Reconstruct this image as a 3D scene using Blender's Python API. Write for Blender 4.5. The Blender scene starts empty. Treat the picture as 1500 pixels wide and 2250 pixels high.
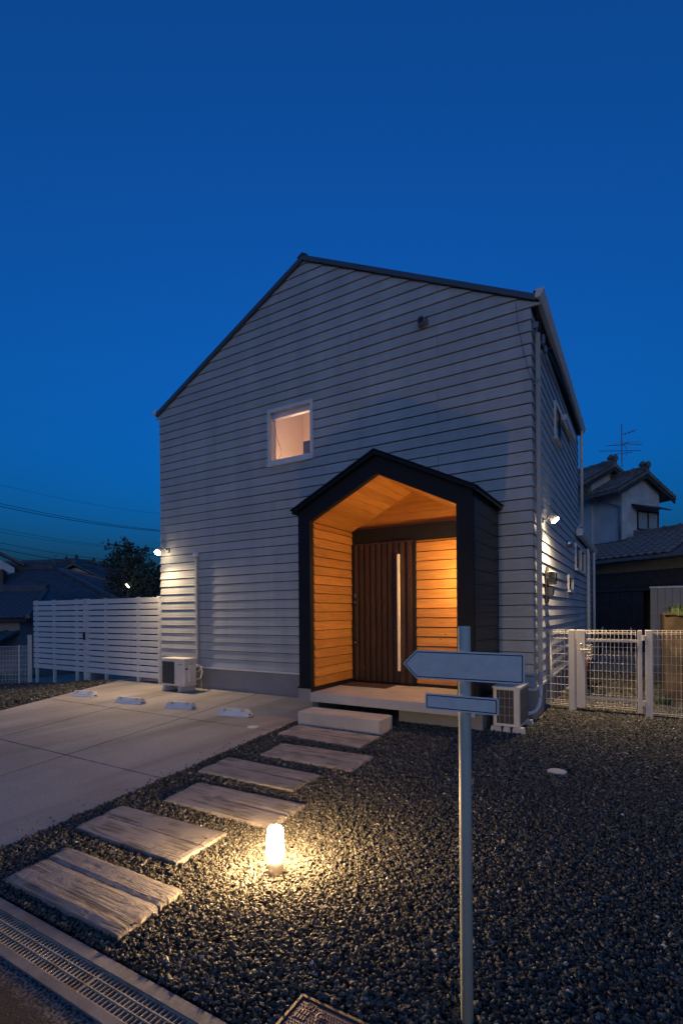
import bpy, bmesh, math, random
import numpy as np
from mathutils import Vector, Matrix, noise, Euler

random.seed(7)
RNG = np.random.default_rng(7)
R = math.radians
sc = bpy.context.scene
COL = sc.collection

# ------------------------------------------------------------------ camera, sky, sun, exposure
CAM = Vector((1.2841, -7.5192, 1.5707))
YAW, PITCH, ROLL = R(30.748), R(-0.087), R(-0.468)
FPX = 1099.385                      # focal length in pixels of the 1500 px wide photograph
cam = bpy.data.cameras.new('camera')
camo = bpy.data.objects.new('camera', cam)
COL.objects.link(camo)
cam.sensor_fit = 'HORIZONTAL'
cam.sensor_width = 36.0
cam.lens = FPX / 1500 * 36
cam.shift_y = (1347.3 - 1125) / 1500
cam.clip_start = 0.05
cam.clip_end = 3000
_f = Vector((-math.sin(YAW), math.cos(YAW), 0)); _r = Vector((math.cos(YAW), math.sin(YAW), 0)); _u = Vector((0, 0, 1))
_f2 = _f * math.cos(PITCH) + _u * math.sin(PITCH); _u2 = _u * math.cos(PITCH) - _f * math.sin(PITCH)
_r3 = _r * math.cos(ROLL) + _u2 * math.sin(ROLL); _u3 = _u2 * math.cos(ROLL) - _r * math.sin(ROLL)
camo.matrix_world = Matrix(((_r3.x, _u3.x, -_f2.x, CAM.x), (_r3.y, _u3.y, -_f2.y, CAM.y), (_r3.z, _u3.z, -_f2.z, CAM.z), (0, 0, 0, 1)))
sc.camera = camo

world = bpy.data.worlds.new('World')
sc.world = world
world.use_nodes = True
wnt = world.node_tree
sky = wnt.nodes.new('ShaderNodeTexSky')
sky.sky_type = 'NISHITA'
sky.sun_disc = False
SUN_EL, SUN_ROT = R(3), R(150)
sky.sun_elevation = SUN_EL
sky.sun_rotation = SUN_ROT
sky.ozone_density = 6.5
sky.dust_density = 7.0
wnt.links.new(sky.outputs[0], wnt.nodes['Background'].inputs[0])
wnt.nodes['Background'].inputs[1].default_value = 0.15

sun = bpy.data.lights.new('afterglow_sun', 'SUN')
sun.energy = 0.012
sun.angle = R(40)
sun.color = (1.0, 0.85, 0.75)
suno = bpy.data.objects.new('afterglow_sun', sun)
COL.objects.link(suno)
_sd = Vector((math.sin(SUN_ROT) * math.cos(SUN_EL), math.cos(SUN_ROT) * math.cos(SUN_EL), math.sin(SUN_EL)))
suno.rotation_euler = _sd.to_track_quat('Z', 'Y').to_euler()

sc.view_settings.view_transform = 'Standard'
sc.view_settings.look = 'None'
sc.view_settings.gamma = 1
sc.view_settings.exposure = 1.53
sc.view_settings.use_curve_mapping = False
sc.render.engine = 'CYCLES'
sc.cycles.use_denoising = True
sc.cycles.sample_clamp_indirect = 4
sc.cycles.max_bounces = 6

# lamp powers (the lamps stand in their own builders)
P_GARDEN = 185.0      # radiance of the frosted garden lamp
P_SPOT_L = 140.0
P_SPOT_R = 190.0
P_PORCH = 160.0        # radiance of the porch wall lamp
P_ROOM = 42.0
P_BULB = 12.0


# ------------------------------------------------------------------ materials
def nodes(name):
    m = bpy.data.materials.new(name)
    m.use_nodes = True
    nt = m.node_tree
    return m, nt, nt.nodes['Principled BSDF']


def N(nt, t, **kw):
    n = nt.nodes.new(t)
    for k, v in kw.items():
        if k.startswith('i_'):
            n.inputs[k[2:].replace('_', ' ')].default_value = v
        else:
            setattr(n, k, v)
    return n


def mapping(nt, scale, coord='Object'):
    tc = N(nt, 'ShaderNodeTexCoord'); mp = N(nt, 'ShaderNodeMapping')
    mp.inputs['Scale'].default_value = scale
    nt.links.new(tc.outputs[coord], mp.inputs['Vector'])
    return mp


def ramp(nt, fac, stops):
    r = N(nt, 'ShaderNodeValToRGB')
    el = r.color_ramp.elements
    while len(el) < len(stops): el.new(0.5)
    for e, (p, c) in zip(el, stops):
        e.position = p; e.color = (*c, 1)
    nt.links.new(fac, r.inputs['Fac'])
    return r


def mixc(nt, a, b, fac, mode='MIX'):
    m = N(nt, 'ShaderNodeMix', data_type='RGBA', blend_type=mode)
    for s, v in ((m.inputs['Factor'], fac), (m.inputs['A'], a), (m.inputs['B'], b)):
        if isinstance(v, (int, float)): s.default_value = v
        elif isinstance(v, tuple): s.default_value = (*v, 1)
        else: nt.links.new(v, s)
    return m.outputs['Result']


def bump(nt, bs, h, strength, dist):
    b = N(nt, 'ShaderNodeBump')
    b.inputs['Strength'].default_value = strength
    b.inputs['Distance'].default_value = dist
    nt.links.new(h, b.inputs['Height'])
    nt.links.new(b.outputs['Normal'], bs.inputs['Normal'])


def hsv_random(nt, col, dv=0.15, dh=0.0):
    oi = N(nt, 'ShaderNodeObjectInfo')
    mr = N(nt, 'ShaderNodeMapRange')
    mr.inputs['To Min'].default_value = 1 - dv; mr.inputs['To Max'].default_value = 1 + dv
    nt.links.new(oi.outputs['Random'], mr.inputs['Value'])
    h = N(nt, 'ShaderNodeHueSaturation')
    nt.links.new(mr.outputs[0], h.inputs['Value'])
    nt.links.new(col, h.inputs['Color'])
    return h.outputs['Color']


def plain(name, c, rough=0.6, metal=0.0, var=0.12, scale=6.0, bmp=0.0, coat=0.0, dirt=None):
    m, nt, bs = nodes(name)
    mp = mapping(nt, (1, 1, 1))
    n1 = N(nt, 'ShaderNodeTexNoise', i_Scale=scale, i_Detail=6.0, i_Roughness=0.6)
    nt.links.new(mp.outputs[0], n1.inputs['Vector'])
    lo = tuple(v * (1 - var) for v in c); hi = tuple(min(1, v * (1 + var)) for v in c)
    r = ramp(nt, n1.outputs['Fac'], [(0.3, lo), (0.7, hi)])
    out = r.outputs['Color']
    if dirt:
        n2 = N(nt, 'ShaderNodeTexNoise', i_Scale=scale * 0.35, i_Detail=8.0, i_Roughness=0.7)
        nt.links.new(mp.outputs[0], n2.inputs['Vector'])
        r2 = ramp(nt, n2.outputs['Fac'], [(0.5, (0, 0, 0)), (0.72, (1, 1, 1))])
        out = mixc(nt, out, dirt, r2.outputs['Color'])
    nt.links.new(out, bs.inputs['Base Color'])
    bs.inputs['Roughness'].default_value = rough
    bs.inputs['Metallic'].default_value = metal
    if coat: bs.inputs['Coat Weight'].default_value = coat
    if bmp:
        n3 = N(nt, 'ShaderNodeTexNoise', i_Scale=scale * 12, i_Detail=4.0)
        nt.links.new(mp.outputs[0], n3.inputs['Vector'])
        bump(nt, bs, n3.outputs['Fac'], 0.6, bmp)
    return m


def siding_mat(name, c, sc3):
    m, nt, bs = nodes(name)
    mp = mapping(nt, sc3)
    g = N(nt, 'ShaderNodeTexNoise', i_Scale=1.0, i_Detail=5.0, i_Roughness=0.65, i_Distortion=0.6)
    nt.links.new(mp.outputs[0], g.inputs['Vector'])
    r = ramp(nt, g.outputs['Fac'], [(0.3, tuple(v * 0.9 for v in c)), (0.7, tuple(v * 1.06 for v in c))])
    geo = N(nt, 'ShaderNodeNewGeometry')
    st = N(nt, 'ShaderNodeMapping'); st.inputs['Scale'].default_value = (1.6, 1.6, 0.22)
    nt.links.new(geo.outputs['Position'], st.inputs['Vector'])
    w1 = N(nt, 'ShaderNodeTexNoise', i_Scale=1.5, i_Detail=6.0, i_Roughness=0.6)
    nt.links.new(st.outputs[0], w1.inputs['Vector'])
    wr = ramp(nt, w1.outputs['Fac'], [(0.32, (0.84, 0.85, 0.86)), (0.62, (1.04, 1.03, 1.02))])
    wc = mixc(nt, hsv_random(nt, r.outputs['Color'], 0.06), wr.outputs['Color'], 1.0, 'MULTIPLY')
    nt.links.new(wc, bs.inputs['Base Color'])
    bs.inputs['Roughness'].default_value = 0.55
    g2 = N(nt, 'ShaderNodeTexNoise', i_Scale=1.0, i_Detail=3.0, i_Roughness=0.5, i_Distortion=1.0)
    nt.links.new(mp.outputs[0], g2.inputs['Vector'])
    rr = ramp(nt, g2.outputs['Fac'], [(0.4, (0, 0, 0)), (0.6, (1, 1, 1))])
    bump(nt, bs, rr.outputs['Color'], 0.45, 0.004)
    return m


def wood_mat(name, stops, sc3, dv=0.16, rough=0.5, knots=True, bstr=0.25):
    m, nt, bs = nodes(name)
    oi = N(nt, 'ShaderNodeObjectInfo')
    tc = N(nt, 'ShaderNodeTexCoord')
    mul = N(nt, 'ShaderNodeVectorMath', operation='SCALE'); mul.inputs['Scale'].default_value = 37.0
    cb = N(nt, 'ShaderNodeCombineXYZ')
    for i in range(3): nt.links.new(oi.outputs['Random'], cb.inputs[i])
    nt.links.new(cb.outputs[0], mul.inputs[0])
    ad = N(nt, 'ShaderNodeVectorMath', operation='ADD')
    nt.links.new(tc.outputs['Object'], ad.inputs[0]); nt.links.new(mul.outputs[0], ad.inputs[1])
    mp = N(nt, 'ShaderNodeMapping'); mp.inputs['Scale'].default_value = sc3
    nt.links.new(ad.outputs[0], mp.inputs['Vector'])
    g = N(nt, 'ShaderNodeTexNoise', i_Scale=1.0, i_Detail=8.0, i_Roughness=0.62, i_Distortion=1.2)
    nt.links.new(mp.outputs[0], g.inputs['Vector'])
    r = ramp(nt, g.outputs['Fac'], stops)
    col = r.outputs['Color']
    if knots:
        v = N(nt, 'ShaderNodeTexVoronoi', i_Scale=6.5, i_Randomness=1.0)
        nt.links.new(ad.outputs[0], v.inputs['Vector'])
        rk = ramp(nt, v.outputs['Distance'], [(0.035, (1, 1, 1)), (0.10, (0, 0, 0))])
        col = mixc(nt, col, tuple(x * 0.32 for x in stops[0][1]), rk.outputs['Color'])
    nt.links.new(hsv_random(nt, col, dv), bs.inputs['Base Color'])
    bs.inputs['Roughness'].default_value = rough
    bump(nt, bs, g.outputs['Fac'], bstr, 0.003)
    return m


def emit_mat(name, col, strength, rough=0.4):
    m, nt, bs = nodes(name)
    bs.inputs['Base Color'].default_value = (0.8, 0.78, 0.72, 1)
    bs.inputs['Roughness'].default_value = rough
    bs.inputs['Emission Color'].default_value = (*col, 1)
    bs.inputs['Emission Strength'].default_value = strength
    return m


def glass_mat(name, tint=(0.02, 0.025, 0.03), rough=0.05, alpha=None):
    m, nt, bs = nodes(name)
    bs.inputs['Base Color'].default_value = (*tint, 1)
    bs.inputs['Roughness'].default_value = rough
    bs.inputs['IOR'].default_value = 1.5
    if alpha is not None:
        out = nt.nodes['Material Output']
        tr = N(nt, 'ShaderNodeBsdfTransparent'); gl = N(nt, 'ShaderNodeBsdfGlossy'); gl.inputs['Roughness'].default_value = 0.02
        fr = N(nt, 'ShaderNodeFresnel', i_IOR=1.45); mx = N(nt, 'ShaderNodeMixShader')
        nt.links.new(fr.outputs[0], mx.inputs[0]); nt.links.new(tr.outputs[0], mx.inputs[1]); nt.links.new(gl.outputs[0], mx.inputs[2])
        nt.links.new(mx.outputs[0], out.inputs['Surface'])
    return m


def concrete_mat(name, c, scale=1.0, stain=0.25, stains_dir=None, bmp=0.003):
    m, nt, bs = nodes(name)
    geo = N(nt, 'ShaderNodeNewGeometry')
    n1 = N(nt, 'ShaderNodeTexNoise', i_Scale=1.3 * scale, i_Detail=9.0, i_Roughness=0.62)
    nt.links.new(geo.outputs['Position'], n1.inputs['Vector'])
    r = ramp(nt, n1.outputs['Fac'], [(0.28, tuple(v * (1 - stain) for v in c)), (0.55, c), (0.8, tuple(min(1, v * 1.12) for v in c))])
    n2 = N(nt, 'ShaderNodeTexNoise', i_Scale=55 * scale, i_Detail=4.0)
    nt.links.new(geo.outputs['Position'], n2.inputs['Vector'])
    r2 = ramp(nt, n2.outputs['Fac'], [(0.3, (0.86, 0.86, 0.86)), (0.7, (1.08, 1.08, 1.08))])
    col = mixc(nt, r.outputs['Color'], r2.outputs['Color'], 1.0, 'MULTIPLY')
    if stains_dir:
        mp = N(nt, 'ShaderNodeMapping'); mp.inputs['Scale'].default_value = stains_dir
        mp.inputs['Rotation'].default_value = (0, 0, R(-9))
        nt.links.new(geo.outputs['Position'], mp.inputs['Vector'])
        n4 = N(nt, 'ShaderNodeTexNoise', i_Scale=1.0, i_Detail=5.0, i_Roughness=0.5)
        nt.links.new(mp.outputs[0], n4.inputs['Vector'])
        r4 = ramp(nt, n4.outputs['Fac'], [(0.47, (0, 0, 0)), (0.78, (1, 1, 1))])
        col = mixc(nt, col, tuple(v * 0.42 for v in c), r4.outputs['Color'])
    nt.links.new(col, bs.inputs['Base Color'])
    bs.inputs['Roughness'].default_value = 0.85
    bump(nt, bs, n2.outputs['Fac'], 0.4, bmp)
    return m


M = {}
M['siding'] = siding_mat('grey_siding', (0.475, 0.485, 0.475), (1.6, 30, 45))
M['siding_y'] = siding_mat('grey_siding_side', (0.46, 0.47, 0.46), (30, 1.6, 45))
M['wrap'] = plain('dark_siding_joint', (0.035, 0.032, 0.03), 0.9)
M['white_trim'] = plain('white_trim', (0.72, 0.71, 0.69), 0.45, var=0.05)
M['white_pvc'] = plain('white_pvc', (0.72, 0.70, 0.67), 0.38, var=0.05)
M['roof_metal'] = plain('dark_blue_grey_roof_metal', (0.10, 0.115, 0.13), 0.35, 0.3, var=0.08)
M['black_metal'] = plain('black_panel', (0.009, 0.009, 0.011), 0.32, 0.0, var=0.15, scale=3)
M['black_frame'] = plain('black_frame', (0.012, 0.012, 0.016), 0.55, var=0.15, scale=3)
for _k in ('black_frame', 'black_metal'): M[_k].node_tree.nodes['Principled BSDF'].inputs['Specular IOR Level'].default_value = 0.25
ORANGE = [(0.25, (0.33, 0.130, 0.026)), (0.5, (0.50, 0.215, 0.046)), (0.75, (0.60, 0.29, 0.075))]
M['cedar_x'] = wood_mat('cedar_along_x', ORANGE, (2.2, 40, 40))
M['cedar_y'] = wood_mat('cedar_along_y', ORANGE, (40, 2.2, 40))
DOOR = [(0.25, (0.022, 0.010, 0.0055)), (0.5, (0.050, 0.024, 0.013)), (0.78, (0.095, 0.047, 0.025))]
M['door'] = wood_mat('walnut_door', DOOR, (50, 50, 2.0), dv=0.2, rough=0.45, knots=False)
M['brown_strip'] = plain('brown_strip', (0.06, 0.022, 0.012), 0.5)
M['brass'] = plain('pale_brass', (0.93, 0.83, 0.64), 0.5, 0.0, var=0.03)
M['steel'] = plain('steel', (0.55, 0.55, 0.55), 0.25, 0.95, var=0.1)
M['foundation'] = concrete_mat('grey_foundation', (0.30, 0.29, 0.285), 1.0, 0.2)
M['slab'] = concrete_mat('porch_concrete', (0.54, 0.49, 0.43), 1.4, 0.25)
M['drive'] = concrete_mat('driveway_concrete', (0.40, 0.345, 0.295), 0.6, 0.30, (1.5, 0.20, 1))
M['kerb'] = concrete_mat('drain_concrete', (0.24, 0.215, 0.20), 3.2, 0.5)
M['mat'] = plain('brown_doormat', (0.075, 0.04, 0.025), 0.95, bmp=0.004, scale=20)
M['ac_white'] = plain('ac_ivory', (0.72, 0.66, 0.57), 0.45, var=0.05)
M['ac_dark'] = plain('ac_dark', (0.05, 0.05, 0.055), 0.6)
M['ac_fin'] = plain('ac_fins', (0.16, 0.16, 0.17), 0.5, 0.4)
M['plastic_foot'] = plain('ivory_foot', (0.55, 0.53, 0.48), 0.5, var=0.1)
M['stop'] = plain('grey_wheel_stop', (0.74, 0.72, 0.70), 0.5, var=0.08, dirt=(0.55, 0.53, 0.51))
M['reflector'] = plain('yellow_reflector', (0.75, 0.48, 0.12), 0.3)
M['fence_white'] = plain('white_aluminium', (0.66, 0.65, 0.63), 0.5, var=0.06)
M['wire'] = plain('ivory_wire', (0.72, 0.64, 0.53), 0.45, var=0.05)
M['gate_post'] = plain('ivory_post', (0.70, 0.63, 0.54), 0.5, var=0.06)
M['sign_post'] = plain('grey_green_post', (0.58, 0.575, 0.48), 0.5, var=0.06, dirt=(0.48, 0.46, 0.38))
M['sign_edge'] = plain('pale_sign_edge', (0.92, 0.90, 0.86), 0.4, var=0.04)
M['sign_black'] = plain('black_line', (0.012, 0.012, 0.014), 0.5)
M['sign_face'] = plain('grey_sign_face', (0.84, 0.79, 0.70), 0.4, var=0.08, scale=28, dirt=(0.90, 0.86, 0.78))
M['cast_iron'] = plain('brown_cast_iron', (0.17, 0.105, 0.10), 0.5, 0.35, var=0.3, scale=14)
M['iron_frame'] = plain('ochre_iron_frame', (0.22, 0.14, 0.07), 0.6, 0.2, var=0.3, scale=14)
M['grate'] = plain('galvanised_grate', (0.42, 0.36, 0.28), 0.6, 0.15, var=0.3, scale=9, dirt=(0.24, 0.15, 0.085))
M['cable'] = plain('black_cable', (0.012, 0.012, 0.014), 0.6)
M['grey_metal'] = plain('grey_metal', (0.20, 0.20, 0.21), 0.4, 0.4)
M['meter'] = plain('meter_case', (0.14, 0.14, 0.15), 0.35)
M['glass'] = glass_mat('dark_glass')
M['pane'] = glass_mat('clear_pane', alpha=0.1)
M['plaster'] = plain('warm_plaster', (0.66, 0.56, 0.50), 0.9, var=0.03)
M['room_dark'] = plain('violet_box', (0.14, 0.15, 0.24), 0.7)
M['tile'] = plain('smoked_roof_tile', (0.085, 0.085, 0.088), 0.45, var=0.35, scale=2.5)
M['tile_old'] = plain('weathered_roof_tile', (0.20, 0.165, 0.135), 0.8, var=0.4, scale=2.5)
M['stucco'] = plain('stained_stucco', (0.60, 0.58, 0.54), 0.9, var=0.15, scale=1.6, dirt=(0.32, 0.32, 0.31))
M['beige_wall'] = plain('beige_wall', (0.30, 0.26, 0.20), 0.9, var=0.15)
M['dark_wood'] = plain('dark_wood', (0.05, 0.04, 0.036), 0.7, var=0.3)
M['curtain'] = plain('pale_curtain', (0.34, 0.40, 0.42), 0.9, var=0.2, scale=12)
M['sheet'] = plain('ribbed_grey_sheet', (0.22, 0.21, 0.21), 0.5, 0.2, var=0.08)
M['poly'] = plain('brown_poly_sheet', (0.045, 0.036, 0.032), 0.35, var=0.3)
M['mossy'] = plain('mossy_retaining_wall', (0.095, 0.062, 0.030), 0.9, var=0.6, scale=3, bmp=0.010, dirt=(0.022, 0.02, 0.012))
M['copper'] = plain('rust_flashing', (0.16, 0.075, 0.05), 0.6)
M['blue_roof'] = plain('blue_green_sheet', (0.10, 0.15, 0.165), 0.4, 0.2, var=0.15)
M['pink_wall'] = plain('pinkish_wall', (0.30, 0.25, 0.245), 0.9)
M['white_wall'] = plain('white_plaster_wall', (0.66, 0.66, 0.66), 0.9)
M['red_frame'] = plain('bike_red', (0.25, 0.05, 0.03), 0.4)
M['rubber'] = plain('rubber', (0.015, 0.015, 0.015), 0.8)
M['lamp_body'] = plain('lamp_grey', (0.48, 0.46, 0.42), 0.4)
M['lamp_base'] = plain('beige_lamp_base', (0.70, 0.60, 0.48), 0.45)
M['e_garden'] = emit_mat('lit_garden_lamp', (1.0, 0.66, 0.32), P_GARDEN)
M['e_garden'].node_tree.nodes['Principled BSDF'].inputs['Alpha'].default_value = 0.55
M['e_spot'] = emit_mat('lit_spot_lens', (1.0, 0.80, 0.52), 40)
M['e_porch'] = emit_mat('lit_porch_glass', (1.0, 0.67, 0.28), P_PORCH)
M['e_room'] = emit_mat('lit_ceiling_lamp', (1.0, 0.66, 0.40), P_ROOM)
M['e_far'] = emit_mat('lit_far_lamp', (1.0, 0.97, 0.75), 4)
M['e_warmwin'] = emit_mat('lit_far_window', (1.0, 0.50, 0.20), 0.05)


def leaf_mat(name, c1, c2):
    m, nt, bs = nodes(name)
    geo = N(nt, 'ShaderNodeNewGeometry')
    n = N(nt, 'ShaderNodeTexNoise', i_Scale=1.4, i_Detail=3.0)
    nt.links.new(geo.outputs['Position'], n.inputs['Vector'])
    r = ramp(nt, n.outputs['Fac'], [(0.35, c1), (0.65, c2)])
    nt.links.new(r.outputs['Color'], bs.inputs['Base Color'])
    bs.inputs['Roughness'].default_value = 0.6
    return m


M['leaf'] = leaf_mat('dark_leaf', (0.035, 0.045, 0.025), (0.075, 0.085, 0.045))
M['grassleaf'] = leaf_mat('green_leaf', (0.05, 0.08, 0.025), (0.10, 0.14, 0.05))
M['bark'] = plain('bark', (0.05, 0.04, 0.03), 0.9)


def stone_mat():
    m, nt, bs = nodes('crushed_gravel')
    oi = N(nt, 'ShaderNodeObjectInfo')
    r = ramp(nt, oi.outputs['Random'], [(0.0, (0.055, 0.051, 0.043)), (0.6, (0.105, 0.096, 0.078)), (0.9, (0.165, 0.148, 0.116)), (0.99, (0.23, 0.205, 0.165)), (1.0, (0.55, 0.52, 0.46))])
    nt.links.new(r.outputs['Color'], bs.inputs['Base Color'])
    bs.inputs['Roughness'].default_value = 0.85
    bs.inputs['Specular IOR Level'].default_value = 0.12
    return m


M['stone'] = stone_mat()
M['stone_bed'] = plain('gravel_bed', (0.035, 0.034, 0.033), 0.95, var=0.5, scale=60, bmp=0.01)


def plank_mat():
    m, nt, bs = nodes('sleeper_concrete')
    oi = N(nt, 'ShaderNodeObjectInfo')
    tc = N(nt, 'ShaderNodeTexCoord')
    sc_ = N(nt, 'ShaderNodeVectorMath', operation='SCALE'); sc_.inputs['Scale'].default_value = 51.0
    cb = N(nt, 'ShaderNodeCombineXYZ')
    for i in range(3): nt.links.new(oi.outputs['Random'], cb.inputs[i])
    nt.links.new(cb.outputs[0], sc_.inputs[0])
    ad = N(nt, 'ShaderNodeVectorMath', operation='ADD')
    nt.links.new(tc.outputs['Object'], ad.inputs[0]); nt.links.new(sc_.outputs[0], ad.inputs[1])
    mp = N(nt, 'ShaderNodeMapping'); mp.inputs['Scale'].default_value = (2.0, 26, 8)
    nt.links.new(ad.outputs[0], mp.inputs['Vector'])
    g = N(nt, 'ShaderNodeTexNoise', i_Scale=1.0, i_Detail=7.0, i_Roughness=0.6, i_Distortion=0.8)
    nt.links.new(mp.outputs[0], g.inputs['Vector'])
    big = N(nt, 'ShaderNodeTexNoise', i_Scale=4.0, i_Detail=3.0)
    nt.links.new(ad.outputs[0], big.inputs['Vector'])
    pit = N(nt, 'ShaderNodeTexNoise', i_Scale=60.0, i_Detail=5.0)
    nt.links.new(ad.outputs[0], pit.inputs['Vector'])
    rb = ramp(nt, big.outputs['Fac'], [(0.36, (0, 0, 0)), (0.56, (1, 1, 1))])
    rg = ramp(nt, g.outputs['Fac'], [(0.38, (0.25, 0.25, 0.25)), (0.55, (1, 1, 1))])
    gr = mixc(nt, (1.0, 1.0, 1.0), rg.outputs['Color'], rb.outputs['Color'])
    hh = mixc(nt, gr, pit.outputs['Fac'], 0.25)
    col = mixc(nt, (0.33, 0.285, 0.25), gr, 0.8, 'MULTIPLY')
    nt.links.new(hsv_random(nt, col, 0.1), bs.inputs['Base Color'])
    bs.inputs['Roughness'].default_value = 0.85
    bump(nt, bs, hh, 1.0, 0.013)
    return m


M['plank'] = plank_mat()


def ground_mat():
    m, nt, bs = nodes('bare_earth')
    geo = N(nt, 'ShaderNodeNewGeometry')
    n1 = N(nt, 'ShaderNodeTexNoise', i_Scale=0.8, i_Detail=9.0, i_Roughness=0.65)
    nt.links.new(geo.outputs['Position'], n1.inputs['Vector'])
    r = ramp(nt, n1.outputs['Fac'], [(0.3, (0.20, 0.16, 0.105)), (0.7, (0.42, 0.335, 0.235))])
    nt.links.new(r.outputs['Color'], bs.inputs['Base Color'])
    bs.inputs['Roughness'].default_value = 0.95
    n2 = N(nt, 'ShaderNodeTexNoise', i_Scale=18, i_Detail=5.0)
    nt.links.new(geo.outputs['Position'], n2.inputs['Vector'])
    bump(nt, bs, n2.outputs['Fac'], 0.8, 0.03)
    return m


def asphalt_mat():
    m, nt, bs = nodes('old_asphalt')
    geo = N(nt, 'ShaderNodeNewGeometry')
    n1 = N(nt, 'ShaderNodeTexNoise', i_Scale=120, i_Detail=5.0, i_Roughness=0.7)
    nt.links.new(geo.outputs['Position'], n1.inputs['Vector'])
    r = ramp(nt, n1.outputs['Fac'], [(0.35, (0.018, 0.014, 0.012)), (0.6, (0.06, 0.048, 0.042)), (0.75, (0.16, 0.125, 0.11))])
    # pale grit washed along the kerb: a band with its own ragged outline
    sp = N(nt, 'ShaderNodeSeparateXYZ'); nt.links.new(geo.outputs['Position'], sp.inputs[0])
    nb = N(nt, 'ShaderNodeTexNoise', i_Scale=6, i_Detail=6.0, i_Roughness=0.7); nt.links.new(geo.outputs['Position'], nb.inputs['Vector'])
    ma = N(nt, 'ShaderNodeMath', operation='MULTIPLY_ADD'); ma.inputs[1].default_value = 0.16; nt.links.new(nb.outputs['Fac'], ma.inputs[0]); nt.links.new(sp.outputs['Y'], ma.inputs[2])
    mr = N(nt, 'ShaderNodeMapRange'); mr.inputs['From Min'].default_value = -6.37; mr.inputs['From Max'].default_value = -6.30
    nt.links.new(ma.outputs[0], mr.inputs['Value'])
    n3 = N(nt, 'ShaderNodeTexNoise', i_Scale=70, i_Detail=3.0); nt.links.new(geo.outputs['Position'], n3.inputs['Vector'])
    r3 = ramp(nt, n3.outputs['Fac'], [(0.42, (0, 0, 0)), (0.6, (1, 1, 1))])
    f = mixc(nt, (0, 0, 0), r3.outputs['Color'], mr.outputs[0])
    nt.links.new(mixc(nt, r.outputs['Color'], (0.32, 0.27, 0.22), f), bs.inputs['Base Color'])
    bs.inputs['Roughness'].default_value = 0.9
    bump(nt, bs, n1.outputs['Fac'], 0.9, 0.012)
    return m


M['earth'] = ground_mat()
M['asphalt'] = asphalt_mat()


# ------------------------------------------------------------------ mesh helpers
def spline(pts, n=6):
    p = [Vector(q) for q in pts]; p = [p[0] * 2 - p[1]] + p + [p[-1] * 2 - p[-2]]
    out = []
    for i in range(1, len(p) - 2):
        for k in range(n):
            t = k / n; a, b, c, d = p[i - 1:i + 3]
            out.append(0.5 * (b * 2 + (c - a) * t + (a * 2 - b * 5 + c * 4 - d) * t * t + (b * 3 - a - c * 3 + d) * t ** 3))
    return out + [p[-2]]


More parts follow.
